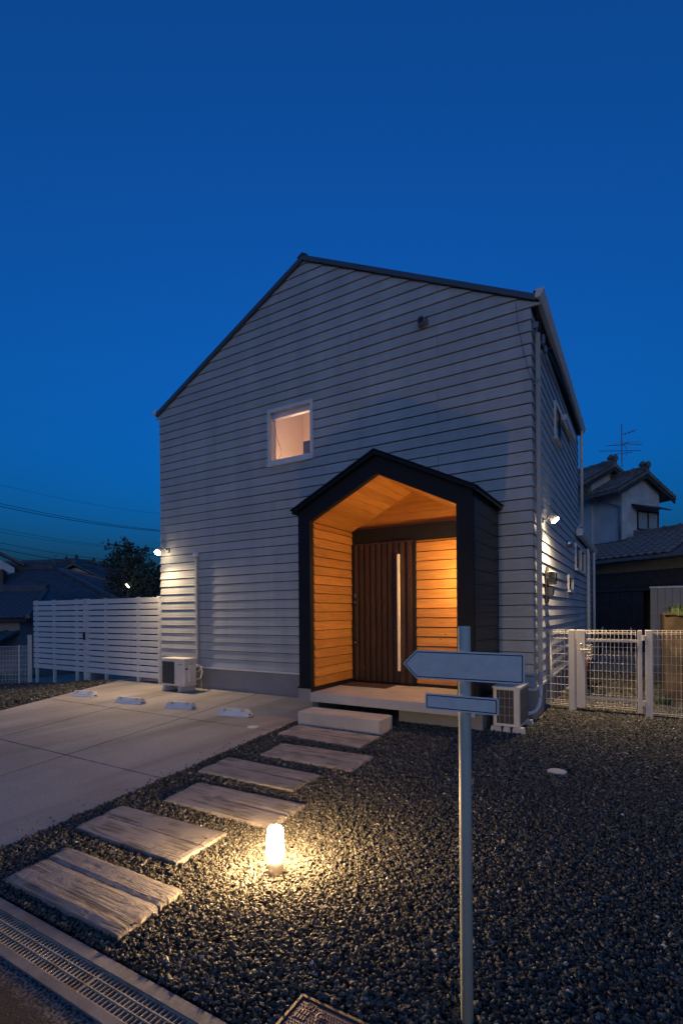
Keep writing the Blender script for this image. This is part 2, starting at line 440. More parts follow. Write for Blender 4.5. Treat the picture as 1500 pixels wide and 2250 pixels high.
class MB:
    def __init__(s): s.v = []; s.f = []

    def add(s, vs, fs):
        b = len(s.v); s.v += [tuple(p) for p in vs]; s.f += [tuple(i + b for i in f) for f in fs]; return s

    def box(s, x0, x1, y0, y1, z0, z1):
        return s.add([(x0, y0, z0), (x1, y0, z0), (x1, y1, z0), (x0, y1, z0), (x0, y0, z1), (x1, y0, z1), (x1, y1, z1), (x0, y1, z1)],
                     [(0, 3, 2, 1), (4, 5, 6, 7), (0, 1, 5, 4), (1, 2, 6, 5), (2, 3, 7, 6), (3, 0, 4, 7)])

    def prism(s, poly, d, axis='y'):
        """polygon (counter-clockwise seen from the extrusion's far end) pushed from d[0] to d[1] along an axis"""
        n = len(poly)
        def P(p, t):
            return (p[0], t, p[1]) if axis == 'y' else ((t, p[0], p[1]) if axis == 'x' else (p[0], p[1], t))
        vs = [P(p, d[0]) for p in poly] + [P(p, d[1]) for p in poly]
        fs = [tuple(range(n)), tuple(range(2 * n - 1, n - 1, -1))] + [(i, i + n, (i + 1) % n + n, (i + 1) % n) for i in range(n)]
        return s.add(vs, fs)

    def bevbox(s, x0, x1, y0, y1, z0, z1, b=0.01):
        """box with chamfered upright edges and top edges"""
        def ring(e, z): return [(x0 + e + b, y0 + e, z), (x1 - e - b, y0 + e, z), (x1 - e, y0 + e + b, z), (x1 - e, y1 - e - b, z), (x1 - e - b, y1 - e, z), (x0 + e + b, y1 - e, z), (x0 + e, y1 - e - b, z), (x0 + e, y0 + e + b, z)]
        vs = ring(0, z0) + ring(0, z1 - b) + ring(b, z1)
        fs = [tuple(range(7, -1, -1)), tuple(range(16, 24))]
        for k in (0, 8): fs += [(k + i, k + (i + 1) % 8, k + 8 + (i + 1) % 8, k + 8 + i) for i in range(8)]
        return s.add(vs, fs)

    def tube(s, pts, r, n=8, caps=True):
        pts = [Vector(p) for p in pts]
        rs = r if isinstance(r, (list, tuple)) else [r] * len(pts)
        rings = []
        up = Vector((0, 0, 1))
        for i, p in enumerate(pts):
            t = (pts[min(i + 1, len(pts) - 1)] - pts[max(i - 1, 0)]).normalized()
            a = t.cross(up) if abs(t.dot(up)) < 0.95 else t.cross(Vector((1, 0, 0)))
            a.normalize(); b = a.cross(t)
            rings.append([p + (a * math.cos(q) + b * math.sin(q)) * rs[i] for q in [2 * math.pi * k / n for k in range(n)]])
        vs = [v for rg in rings for v in rg]
        fs = []
        for i in range(len(pts) - 1):
            fs += [(i * n + k, i * n + (k + 1) % n, (i + 1) * n + (k + 1) % n, (i + 1) * n + k) for k in range(n)]
        if caps: fs += [tuple(range(n - 1, -1, -1)), tuple(range((len(pts) - 1) * n, len(pts) * n))]
        return s.add(vs, fs)

    def lathe(s, prof, c=(0, 0, 0), n=24):
        vs = []; fs = []
        for r_, z in prof:
            vs += [(c[0] + r_ * math.cos(2 * math.pi * k / n), c[1] + r_ * math.sin(2 * math.pi * k / n), c[2] + z) for k in range(n)]
        for i in range(len(prof) - 1):
            fs += [(i * n + k, i * n + (k + 1) % n, (i + 1) * n + (k + 1) % n, (i + 1) * n + k) for k in range(n)]
        fs += [tuple(range(n - 1, -1, -1)), tuple(range((len(prof) - 1) * n, len(prof) * n))]
        return s.add(vs, fs)

    def mesh(s, name, mat, off=(0, 0, 0), smooth=False, fix=True):
        me = bpy.data.meshes.new(name)
        o = Vector(off)
        me.from_pydata([tuple(Vector(p) - o) for p in s.v], [], s.f)
        if fix:
            bm = bmesh.new(); bm.from_mesh(me); bmesh.ops.recalc_face_normals(bm, faces=bm.faces); bm.to_mesh(me); bm.free()
        if mat: me.materials.append(M[mat])
        if smooth:
            for p in me.polygons: p.use_smooth = len(p.vertices) == 4
        return me


ROOT = {}


def rootloc(o):
    return ROOT.get(o.name, Vector((0, 0, 0)))


def thing(name, label, cat, loc=(0, 0, 0), rotz=0.0, group=None):
    o = bpy.data.objects.new(name, None)
    o.empty_display_size = 0.2
    COL.objects.link(o)
    o.location = loc; o.rotation_euler = (0, 0, rotz)
    o['label'] = label; o['category'] = cat
    if group: o['group'] = group
    ROOT[o.name] = Vector(loc) if rotz == 0 else Vector((0, 0, 0))
    return o


def put(name, mb, mat, parent=None, smooth=False, label=None, kind=None, loc=None):
    """link one mesh object; vertices are world coordinates unless the root is turned (then local)"""
    me = mb if isinstance(mb, bpy.types.Mesh) else mb.mesh(name, mat, rootloc(parent) if parent else (0, 0, 0), smooth)
    o = bpy.data.objects.new(name, me)
    COL.objects.link(o)
    if parent is not None:
        o.parent = parent
        ROOT[o.name] = rootloc(parent)
    if loc is not None:
        o.location = Vector(loc) - (rootloc(parent) if parent else Vector((0, 0, 0)))
    if label: o['label'] = label
    if kind: o['kind'] = kind
    return o


def solo(name, mb, mat, label, cat, group=None, smooth=False, base=None):
    """a thing that is one mesh; its origin is put at its base"""
    vs = np.array([tuple(p) for p in mb.v])
    b = Vector(base) if base else Vector(((vs[:, 0].min() + vs[:, 0].max()) / 2, (vs[:, 1].min() + vs[:, 1].max()) / 2, vs[:, 2].min()))
    o = bpy.data.objects.new(name, mb.mesh(name, mat, b, smooth))
    COL.objects.link(o); o.location = b
    o['label'] = label; o['category'] = cat
    if group: o['group'] = group
    ROOT[o.name] = b
    return o


def struct(name, mb, mat):
    o = put(name, mb, mat); o['kind'] = 'structure'; return o


def at(px, py, d):
    """world point at depth d metres along the view axis, seen at a pixel of the 1500 x 2250 photograph"""
    return CAM + (_f2 + _r3 * ((px - 750) / FPX) - _u3 * ((py - 1347.3) / FPX)) * d


# ------------------------------------------------------------------ setting: ground, road, driveway, gravel
def gz(x, y):
    """terrain height"""
    def ss(a, b, t):
        t = min(1, max(0, (t - a) / (b - a))); return t * t * (3 - 2 * t)
    z = -0.06
    z -= 0.30 * ss(-9.0, -13.2, x) * (1 if y > -6.3 else ss(-7.5, -6.3, y))
    z -= 1.5 * ss(-14.5, -18.0, x)
    return z


mb = MB()
xs = [-600, -300, -150, -80, -45, -30, -22] + list(np.arange(-18.5, -8.4, 0.5)) + list(np.arange(-8, 8.1, 2)) + [12, 20, 40, 80, 200, 600]
ys = [-600, -200, -60, -25, -12, -9, -7.5, -6.9, -6.3, -5.5] + list(np.arange(-5, 6.1, 1)) + [8, 12, 16, 22, 30, 45, 70, 120, 300, 900]
for y in ys:
    for x in xs: mb.v.append((x, y, gz(x, y)))
nx = len(xs)
for j in range(len(ys) - 1):
    for i in range(nx - 1): mb.f.append((j * nx + i, j * nx + i + 1, (j + 1) * nx + i + 1, (j + 1) * nx + i))
struct('ground', mb, 'earth')

struct('road', MB().add([(-40, -14, -0.03), (40, -14, -0.03), (40, -6.346, -0.012), (-40, -6.346, -0.012)], [(0, 1, 2, 3)]), 'asphalt')


def jl(p, q, y):                       # x on the line p-q at a given y
    return p[0] + (q[0] - p[0]) * (y - p[1]) / (q[1] - p[1])


drive = struct('driveway', MB().add([(-9.36, 0.02, -0.03), (-3.2, 0.02, -0.03), (-3.02, -1.50, -0.03), (-2.38, -6.09, -0.03), (-6.5, -6.09, -0.03)], [(0, 4, 3, 2, 1)]), 'foundation')
LE = ((-9.40, 0.13), (-7.74, -3.33)); RE = ((-3.01, -1.58), (-2.40, -5.82)); J1 = ((-5.10, 0.05), (-4.08, -5.04)); J2 = ((-6.95, 0.05), (-5.79, -4.24))
rows = [(-0.004, -2.265), (-2.285, -4.285), (-4.305, -6.088)]
for y1, y0 in rows:
    lines = [LE, J2, J1, RE]
    for k in range(3):
        a, b = lines[k], lines[k + 1]
        g = 0.010
        poly = [(jl(*a, y0) + (g if k else 0), y0), (jl(*b, y0) - (g if k < 2 else 0), y0), (jl(*b, y1) - (g if k < 2 else 0), y1), (jl(*a, y1) + (g if k else 0), y1)]
        put('concrete_panel', MB().prism(poly, (-0.055, 0.0), 'z'), 'drive', drive)
put('drain_cap', MB().lathe([(0.075, -0.02), (0.075, 0.003), (0.07, 0.006)], (-3.296, -2.234, 0), 20), 'white_trim', drive)

# gravel bed and the stones themselves (stuff)
BEDS = [[(-3.01, -1.45), (-2.38, -6.09), (6.0, -6.09), (6.0, 7.0), (0.03, 7.0), (0.03, 0.0), (-3.0, 0.0)],
        [(-9.42, 0.02), (-7.74, -3.33), (-6.5, -6.09), (-14.5, -6.09), (-14.5, 0.02)]]
struct('gravel_bed', MB().add([(x, y, -0.025) for x, y in BEDS[0]], [tuple(range(7))]), 'stone_bed')
mb = MB()
gy = [-6.09, -5.0, -4, -3, -2, -1, 0.02]
for j, y in enumerate(gy):
    x1 = jl((-9.42, 0.02), (-6.5, -6.09), y)
    for i in range(13):
        x = -14.5 + (x1 + 14.5) * i / 12
        mb.v.append((x, y, gz(x, y) + 0.04))
for j in range(6):
    for i in range(12): mb.f.append((j * 13 + i, j * 13 + i + 1, (j + 1) * 13 + i + 1, (j + 1) * 13 + i))
struct('gravel_bed', mb, 'stone_bed')


def in_poly(P, poly):
    x, y = P[:, 0], P[:, 1]; c = np.zeros(len(P), bool); j = len(poly) - 1
    for i in range(len(poly)):
        xi, yi = poly[i]; xj, yj = poly[j]
        m = ((yi > y) != (yj > y)) & (x < (xj - xi) * (y - yi) / (yj - yi + 1e-12) + xi)
        c ^= m; j = i
    return c


SLABS = [  # corner points left-front, left-back, right-back, right-front
    [(-2.64, -2.52), (-2.70, -2.00), (-1.45, -2.03), (-1.43, -2.57)],
    [(-2.23, -3.34), (-2.29, -2.87), (-1.13, -2.83), (-1.11, -3.34)],
    [(-2.40, -4.07), (-2.45, -3.59), (-1.30, -3.60), (-1.28, -4.05)],
    [(-2.06, -4.74), (-2.13, -4.31), (-1.00, -4.27), (-0.97, -4.73)],
    [(-2.19, -5.43), (-2.26, -5.00), (-1.18, -4.96), (-1.16, -5.41)],
    [(-1.87, -6.04), (-1.92, -5.63), (-0.88, -5.61), (-0.84, -6.03)]]
SLABS = [[(CAM.x + (x - CAM.x) * 1.0145, CAM.y + (y - CAM.y) * 1.0145) for x, y in s] for s in SLABS]


def grow(poly, d):
    c = np.mean(poly, 0); return [tuple(c + (np.array(p) - c) * (1 + d)) for p in poly]


HOLES = [grow(s, -0.01) for s in SLABS] + [[(-2.83, -1.84), (-1.55, -1.84), (-1.55, -1.42), (-2.83, -1.42)], [(-3.3, 0.2), (0.01, 0.2), (0.01, 0.0), (-3.3, 0.0)],
         [(-1.68, -0.97), (-0.48, -0.97), (-0.48, 0), (-1.68, 0)], [(0.075, -6.1), (0.47, -6.1), (0.47, -5.83), (0.075, -5.83)]]
DISCS = [(-0.607, -5.142, 0.052), (0.709, -5.638, 0.028), (0.589, -2.296, 0.095)]


def scatter(xr, yr, dens, poly, maxd=None, mind=None, zf=None, size=(0.010, 0.016)):
    n = int((xr[1] - xr[0]) * (yr[1] - yr[0]) * dens)
    P = np.stack([RNG.uniform(*xr, n), RNG.uniform(*yr, n)], 1)
    k = in_poly(P, poly)
    d = (P[:, 0] - CAM.x) * _f.x + (P[:, 1] - CAM.y) * _f.y
    l = (P[:, 0] - CAM.x) * _r.x + (P[:, 1] - CAM.y) * _r.y
    k &= (d > 0.9) & (np.abs(l) < d * 0.73 + 0.35)
    if maxd: k &= d <= maxd
    if mind: k &= d > mind
    for h in HOLES: k &= ~in_poly(P, h)
    for x, y, r in DISCS: k &= (P[:, 0] - x) ** 2 + (P[:, 1] - y) ** 2 > r * r
    P = P[k]; n = len(P)
    s = RNG.uniform(size[0], size[1], n) * RNG.choice([0.55, 0.8, 1, 1.3, 1.7], n, p=[0.16, 0.26, 0.38, 0.16, 0.04])
    z = RNG.uniform(-0.014, 0.007, n) + (0 if zf is None else np.array([zf(a, b) + 0.05 for a, b in P]))
    return np.column_stack([P, z]), s


parts = [scatter((-3.1, 3.6), (-6.09, 3.0), 9500, BEDS[0], maxd=4.6, size=(0.0062, 0.0104)),
         scatter((-3.1, 5.0), (-6.0, 7.0), 4600, BEDS[0], mind=4.6, maxd=9.0, size=(0.0088, 0.0142)),
         scatter((-0.1, 6.0), (-1.0, 7.0), 700, BEDS[0], mind=9.0, size=(0.018, 0.03)),
         scatter((-14.4, -7.0), (-6.0, 0.0), 900, BEDS[1], zf=gz, size=(0.016, 0.028))]
n = 80
sx = RNG.uniform(0, 1, n) ** 2.2 * 0.30; sy = RNG.uniform(-6.0, -1.7, n)
stray = np.column_stack([np.array([jl((-3.01, -1.58), (-2.40, -5.82), y) for y in sy]) - 0.01 - sx, sy, np.full(n, 0.004)])
parts.append((stray, RNG.uniform(0.004, 0.009, n)))
for s_ in SLABS:
    for q in range(7):
        u, v = random.random() ** 2 * random.choice((1, 1, 0)) , random.random()
        u = u * 0.15 if random.random() < .5 else 1 - u * 0.15
        p = [(s_[0][i] * (1 - v) + s_[1][i] * v) * (1 - u) + (s_[3][i] * (1 - v) + s_[2][i] * v) * u for i in (0, 1)]
        parts.append((np.array([[p[0], p[1], 0.033]]), np.array([random.uniform(.005, .009)])))
PTS = np.concatenate([p[0] for p in parts]); SZ = np.concatenate([p[1] for p in parts])
me = bpy.data.meshes.new('gravel_points')
me.vertices.add(len(PTS)); me.vertices.foreach_set('co', PTS.astype(np.float32).ravel())
a = me.attributes.new('scl', 'FLOAT_VECTOR', 'POINT')
SV = np.column_stack([SZ * RNG.uniform(0.85, 1.45, len(SZ)), SZ * RNG.uniform(0.7, 1.1, len(SZ)), SZ * RNG.uniform(0.5, 0.85, len(SZ))])
a.data.foreach_set('vector', SV.astype(np.float32).ravel())
a = me.attributes.new('rot', 'FLOAT_VECTOR', 'POINT')
RV = np.column_stack([RNG.normal(0, 0.55, len(SZ)), RNG.normal(0, 0.55, len(SZ)), RNG.uniform(0, 6.283, len(SZ))])
a.data.foreach_set('vector', RV.astype(np.float32).ravel())
a = me.attributes.new('idx', 'INT', 'POINT'); a.data.foreach_set('value', RNG.integers(0, 6, len(SZ)).astype(np.int32))
me.materials.append(M['stone'])
gravel = bpy.data.objects.new('gravel', me); COL.objects.link(gravel)
gravel['kind'] = 'stuff'; gravel['label'] = 'dark crushed stone gravel spread round the house'; gravel['category'] = 'gravel'
ng = bpy.data.node_groups.new('gravel_stones', 'GeometryNodeTree')
ng.interface.new_socket('Geometry', in_out='INPUT', socket_type='NodeSocketGeometry')
ng.interface.new_socket('Geometry', in_out='OUTPUT', socket_type='NodeSocketGeometry')
gi = ng.nodes.new('NodeGroupInput'); go = ng.nodes.new('NodeGroupOutput')
join = ng.nodes.new('GeometryNodeGeometryToInstance')
for k in range(6):
    ico = ng.nodes.new('GeometryNodeMeshIcoSphere'); ico.inputs['Radius'].default_value = 1.0; ico.inputs['Subdivisions'].default_value = 2 if k < 1 else 1
    pos = ng.nodes.new('GeometryNodeInputPosition')
    off = ng.nodes.new('ShaderNodeVectorMath'); off.operation = 'ADD'; off.inputs[1].default_value = (k * 7.3, k * 3.1, k * 5.7)
    nz = ng.nodes.new('ShaderNodeTexNoise'); nz.inputs['Scale'].default_value = 0.9; nz.inputs['Detail'].default_value = 1.0
    sub = ng.nodes.new('ShaderNodeVectorMath'); sub.operation = 'SUBTRACT'; sub.inputs[1].default_value = (0.5, 0.5, 0.5)
    scl = ng.nodes.new('ShaderNodeVectorMath'); scl.operation = 'SCALE'; scl.inputs['Scale'].default_value = 2.2
    sp = ng.nodes.new('GeometryNodeSetPosition'); sm = ng.nodes.new('GeometryNodeSetMaterial'); sm.inputs['Material'].default_value = M['stone']
    ng.links.new(pos.outputs[0], off.inputs[0]); ng.links.new(off.outputs[0], nz.inputs['Vector']); ng.links.new(nz.outputs['Color'], sub.inputs[0])
    ng.links.new(sub.outputs[0], scl.inputs[0]); ng.links.new(ico.outputs[0], sp.inputs['Geometry']); ng.links.new(scl.outputs[0], sp.inputs['Offset'])
    ng.links.new(sp.outputs[0], sm.inputs['Geometry']); ng.links.new(sm.outputs[0], join.inputs[0])
iop = ng.nodes.new('GeometryNodeInstanceOnPoints'); iop.inputs['Pick Instance'].default_value = True
ng.links.new(gi.outputs[0], iop.inputs['Points']); ng.links.new(join.outputs[0], iop.inputs['Instance'])


def attr(nm, dt):
    n = ng.nodes.new('GeometryNodeInputNamedAttribute'); n.data_type = dt; n.inputs['Name'].default_value = nm; return n.outputs['Attribute']


e2r = ng.nodes.new('FunctionNodeEulerToRotation')
ng.links.new(attr('rot', 'FLOAT_VECTOR'), e2r.inputs[0]); ng.links.new(e2r.outputs[0], iop.inputs['Rotation'])
ng.links.new(attr('scl', 'FLOAT_VECTOR'), iop.inputs['Scale']); ng.links.new(attr('idx', 'INT'), iop.inputs['Instance Index'])
ng.links.new(iop.outputs[0], go.inputs[0])
md = gravel.modifiers.new('stones', 'NODES'); md.node_group = ng

# ------------------------------------------------------------------ the house
W_, D_, ZB, E_ = 7.885, 6.40, 0.47, 0.17
APX, APZ, SLOPE = -3.94, 8.00, 0.51          # ridge line under the roof sheet
EAVE = 6.0
H = thing('house', 'two storey grey lap sided gabled house with lit porch', 'house', (-3.94, 0.03, 0))


def roofz(x): return APZ - abs(x - APX) * SLOPE


# foundation
put('foundation', MB().box(-W_ + 0.05, -0.045, 0.045, 10.2, -0.2, 0.455), 'foundation', H)
# core walls with the opening of the front window
WX0, WX1, WZ0, WZ1 = -4.80, -3.755, 4.40, 5.44
front = MB()
def quad(m, x0, x1, z0, z1, y=0.032): m.add([(x0, y, z0), (x1, y, z0), (x1, y, z1), (x0, y, z1)], [(0, 1, 2, 3)])
quad(front, -W_ + 0.03, WX0, 0.45, roofz(-W_)); quad(front, WX1, -0.03, 0.45, roofz(0))
quad(front, WX0, WX1, 0.45, WZ0); quad(front, WX0, WX1, WZ1, roofz(0))
front.add([(-W_ + 0.03, 0.032, roofz(-W_)), (-0.03, 0.032, roofz(0)), (APX, 0.032, APZ - 0.01)], [(0, 1, 2)])
fw = put('front_wall', front, 'wrap', H)
side = MB()
side.add([(-0.032, 0.032, 0.45), (-0.032, D_, 0.45), (-0.032, D_, roofz(0)), (-0.032, 0.032, roofz(0))], [(0, 1, 2, 3)])
side.add([(-0.032, D_, 0.45), (-0.032, 10.2, 0.45), (-0.032, 10.2, 3.4), (-0.032, D_, 3.4)], [(0, 1, 2, 3)])
sw = put('side_wall', side, 'wrap', H)
put('rear_wall', MB().add([(-W_ + 0.03, 0.03, 0.45), (-W_ + 0.03, 10.2, 0.45), (-W_ + 0.03, 10.2, 3.4), (-W_ + 0.03, D_, 3.4), (-W_ + 0.03, D_, roofz(-W_)), (-W_ + 0.03, 0.03, roofz(-W_)),
                             (-0.03, D_, 3.4), (-0.03, D_, roofz(0)), (APX, D_, APZ), (-0.03, 10.2, 3.4), (-0.03, 10.2, 0.45)],
                            [(0, 1, 2, 3, 4, 5), (3, 6, 7, 8, 4), (2, 1, 10, 9)]), 'siding', H)

CACHE = {}
GAP = 0.013


def lap_mesh(L, axis, e=E_, mat=None, out=0.026, top=0.008):
    """one lap board: thick at its lower edge, thin at the top; length along +x (axis x) or +y (axis y, facing +x)"""
    key = (round(L, 3), axis, e, mat, out)
    if key in CACHE: return CACHE[key]
    zt = e - GAP
    prof = [(-out, 0.0), (0.004, 0.0), (0.004, zt), (-top, zt), (-out + 0.002, 0.004)]
    m = MB()
    if axis == 'x': m.prism([(p[0], p[1]) for p in prof], (0, L), 'x')
    else: m.prism([(-p[0], p[1]) for p in prof], (0, L), 'y')
    me = m.mesh('siding_board', mat or ('siding' if axis == 'x' else 'siding_y'))
    CACHE[key] = me
    return me


def clip_board(x0, x1, z0, z1, yb=0.030, out=0.026, top=0.008):
    """front board clipped by the roof slopes"""
    poly = [(x0, z0), (x1, z0), (x1, z1), (x0, z1)]
    for sg in (1, -1):
        def dist(p): return APZ - 0.012 - sg * (p[0] - APX) * SLOPE - p[1]
        res = []
        for i in range(len(poly)):
            p, q = poly[i], poly[(i + 1) % len(poly)]
            dp, dq = dist(p), dist(q)
            if dp >= 0: res.append(p)
            if dp * dq < 0:
                f = dp / (dp - dq); res.append((p[0] + (q[0] - p[0]) * f, p[1] + (q[1] - p[1]) * f))
        poly = res
        if len(poly) < 3: return None
    n = len(poly)
    yy = lambda z: yb - out + (out - top) * (z - z0) / (z1 - z0)
    m = MB()
    m.add([(p[0], yy(p[1]), p[1]) for p in poly] + [(p[0], yb + 0.002, p[1]) for p in poly],
          [tuple(range(n)), tuple(range(2 * n - 1, n - 1, -1))] + [(i, i + n, (i + 1) % n + n, (i + 1) % n) for i in range(n)])
    return m


JA = [-W_ + 0.10, -6.254, -3.031, -0.10]; JB = [-W_ + 0.10, -4.629, -1.412, -0.10]
k = 0
while ZB + E_ * k < APZ - 0.04:
    z0 = ZB + E_ * k; z1 = z0 + E_ - GAP
    J = JA if (k // 3) % 2 else JB
    full = roofz(0) > z1 + 0.02
    if not full: J = [-W_ - 1] + J[1:-1] + [1]
    for i in range(3):
        x0, x1 = J[i] + 0.003, J[i + 1] - 0.003
        segs = [(x0, x1)]
        if z1 > WZ0 - 0.06 and z0 < WZ1 + 0.02:      # leave room for the window casing
            segs = []
            w0, w1 = max(x0, WX0 - 0.001), min(x1, WX1 + 0.001)
            if w1 > w0 + 0.01:
                for c0, c1, o0 in ((z0, min(z1, WZ0 - 0.046), 0.026), (max(z0, WZ1 + 0.002), z1, 0.018)):
                    if c1 - c0 > 0.012: put('siding_board', MB().prism([(0.030 - o0, c0), (0.034, c0), (0.034, c1), (0.022 if c1 == z1 else 0.014, c1)], (w0, w1), 'x'), 'siding', fw)
            if x0 < WX0 - 0.004: segs.append((x0, min(x1, WX0 - 0.004)))
            if x1 > WX1 + 0.004: segs.append((max(x0, WX1 + 0.004), x1))
        for s0, s1 in segs:
            if full: put('siding_board', lap_mesh(s1 - s0, 'x'), None, fw, loc=(s0, 0.030, z0))
            else:
                m = clip_board(s0, s1, z0, z1)
                if m: put('siding_board', m, 'siding', fw)
    k += 1


def corner_mesh(sgn):
    m = MB(); zt = E_ - GAP
    def ring(o): return [(-0.10 * sgn, -o), (o * sgn, -o), (o * sgn, 0.10), (-0.004 * sgn, 0.10), (-0.004 * sgn, 0.004), (-0.10 * sgn, 0.004)]
    a = ring(0.027); b = ring(0.009)
    m.add([(p[0], p[1], 0) for p in a] + [(p[0], p[1], zt) for p in b], [tuple(range(6)), tuple(range(11, 5, -1))] + [(i, (i + 1) % 6, (i + 1) % 6 + 6, i + 6) for i in range(6)])
    return m.mesh('corner_board', 'siding')


cr, cl = corner_mesh(1), corner_mesh(-1)
for k in range(33):
    z0 = ZB + E_ * k
    if z0 + E_ > roofz(0) - 0.0: break
    put('corner_board', cr, None, fw, loc=(-0.030, 0.030, z0))
    put('corner_board', cl, None, fw, loc=(-W_ + 0.030, 0.030, z0))
# side wall: openings (y0, y1, z0, z1)
OPEN = [(2.20, 2.92, 4.70, 5.36), (5.46, 7.75, 2.55, 3.17), (4.00, 4.85, 1.99, 2.33)]
for k in range(34):
    z0 = ZB + E_ * k; z1 = z0 + E_
    if z1 > roofz(0) + 0.03: break
    yend = 10.18 if z1 < 3.45 else D_ - 0.004
    cuts = [0.132, 3.2, 6.392, yend] if yend > 7 else [0.132, 3.2, yend]
    for i in range(len(cuts) - 1):
        segs = [(cuts[i] + 0.0015, cuts[i + 1] - 0.0015)]
        for oy0, oy1, oz0, oz1 in OPEN:
            if z1 > oz0 - 0.02 and z0 < oz1 + 0.02:
                ns = []
                w0, w1 = max(segs[0][0], oy0 - 0.004) if segs else 0, min(segs[-1][1], oy1 + 0.004) if segs else 0
                if w1 > w0 + 0.01:
                    for c0, c1, o0 in ((z0, min(z1 - GAP, oz0 - 0.031), 0.026), (max(z0, oz1 + 0.001), z1 - GAP, 0.018)):
                        if c1 - c0 > 0.012: put('siding_board', MB().prism([(-0.030 + o0, c0), (-0.034, c0), (-0.034, c1), (-0.022 if c1 == z1 - GAP else -0.014, c1)], (w0, w1), 'y'), 'siding_y', sw)
                for s0, s1 in segs:
                    if s1 <= oy0 or s0 >= oy1: ns.append((s0, s1)); continue
                    if s0 < oy0 - 0.01: ns.append((s0, oy0 - 0.005))
                    if s1 > oy1 + 0.01: ns.append((oy1 + 0.005, s1))
                segs = ns
        for s0, s1 in segs: put('siding_board', lap_mesh(s1 - s0, 'y'), None, sw, loc=(-0.030, s0, z0))
# flashing along the foundation
put('base_flashing', MB().box(-W_ + 0.0, -0.004, -0.008, 0.03, 0.425, 0.462).box(-0.03, 0.004, 0.0305, 10.2, 0.425, 0.462), 'white_trim', H)

# roof
t = 0.085
xl, xr = -W_ - 0.05, 0.045
def rz(x, o): return APZ + o - abs(x - APX) * SLOPE
roof = MB().prism([(xl, rz(xl, 0)), (APX, APZ), (xr, rz(xr, 0)), (xr, rz(xr, t)), (APX, APZ + t), (xl, rz(xl, t))], (-0.035, D_ + 0.05), 'y')
ro = put('roof', roof, 'roof_metal', H)
for i in range(1, 17):
    yy = 0.02 + i * 0.385
    for x0, x1 in ((xl, APX - 0.09), (APX + 0.09, xr)):
        put('seam', MB().add([(x0, yy - .012, rz(x0, t)), (x1, yy - .012, rz(x1, t)), (x1, yy + .012, rz(x1, t)), (x0, yy + .012, rz(x0, t)), (x0, yy, rz(x0, t + .03)), (x1, yy, rz(x1, t + .03))],
                             [(0, 1, 5, 4), (2, 3, 4, 5), (0, 4, 3), (1, 2, 5)]), 'roof_metal', ro)
put('ridge_cap', MB().prism([(APX - 0.10, APZ + t - 0.045), (APX - 0.10, APZ + t - 0.02), (APX, APZ + t + 0.035), (APX + 0.10, APZ + t - 0.02), (APX + 0.10, APZ + t - 0.045), (APX, APZ + t + 0.002)], (-0.048, D_ + 0.06), 'y'), 'roof_metal', ro)
lowroof = MB().prism([(-0.9, 3.78), (0.06, 3.40), (0.06, 3.46), (-0.9, 3.84)], (D_ + 0.004, 10.3), 'y')
put('lean_to_roof', lowroof, 'roof_metal', H)
# gutters and downpipes
def gutter(x0, sgn, y0, y1, zt, parent):
    m = MB()
    prof = [(x0, zt - 0.115), (x0 + sgn * 0.085, zt - 0.115), (x0 + sgn * 0.135, zt - 0.03), (x0 + sgn * 0.135, zt), (x0 + sgn * 0.12, zt), (x0, zt - 0.005)]
    m.prism(prof, (y0, y1), 'y')
    return put('gutter', m, 'white_trim', parent)
gutter(0.028, 1, -0.03, D_ - 0.02, 6.115, H)
gutter(-W_ - 0.03, -1, -0.03, D_ - 0.02, 6.115, H)
gutter(0.03, 1, 5.55, 10.3, 3.47, H)
put('gutter_hood', MB().box(0.02, 0.16, 5.46, 5.545, 3.34, 3.50).prism([(0.02, 3.50), (0.15, 3.60), (0.15, 3.63), (0.02, 3.52)], (5.55, 5.62), 'y'), 'white_trim', H)
def pipe(pts, r, mat='white_pvc', name='downpipe'):
    return put(name, MB().tube(pts, r, 10), mat, H, smooth=True)
pipe([(0.09, 6.12, 6.0), (0.09, 6.10, 5.85), (0.085, 6.08, 3.6)], 0.036)
pipe([(0.02, 7.78, 3.22), (0.075, 7.78, 3.24), (0.085, 7.80, 3.15), (0.085, 7.80, 0.05)], 0.04)
pipe([(0.09, 9.75, 3.40), (0.085, 9.75, 3.2), (0.085, 9.75, 0.05)], 0.04)
# conduit box column near the corner
put('pipe_cover', MB().bevbox(0.004, 0.072, 0.19, 0.265, 0.50, 5.62, 0.012).bevbox(0.002, 0.078, 0.185, 0.270, 2.70, 2.74, 0.012), 'siding_y', H)
put('pipe_hose', MB().tube(spline([(0.04, 0.228, 0.52), (0.04, 0.225, 0.35), (0.025, 0.16, 0.20), (-0.01, 0.02, 0.135), (-0.06, -0.12, 0.125), (-0.1, -0.28, 0.125)]), 0.027, 10), 'white_pvc', H, smooth=True)
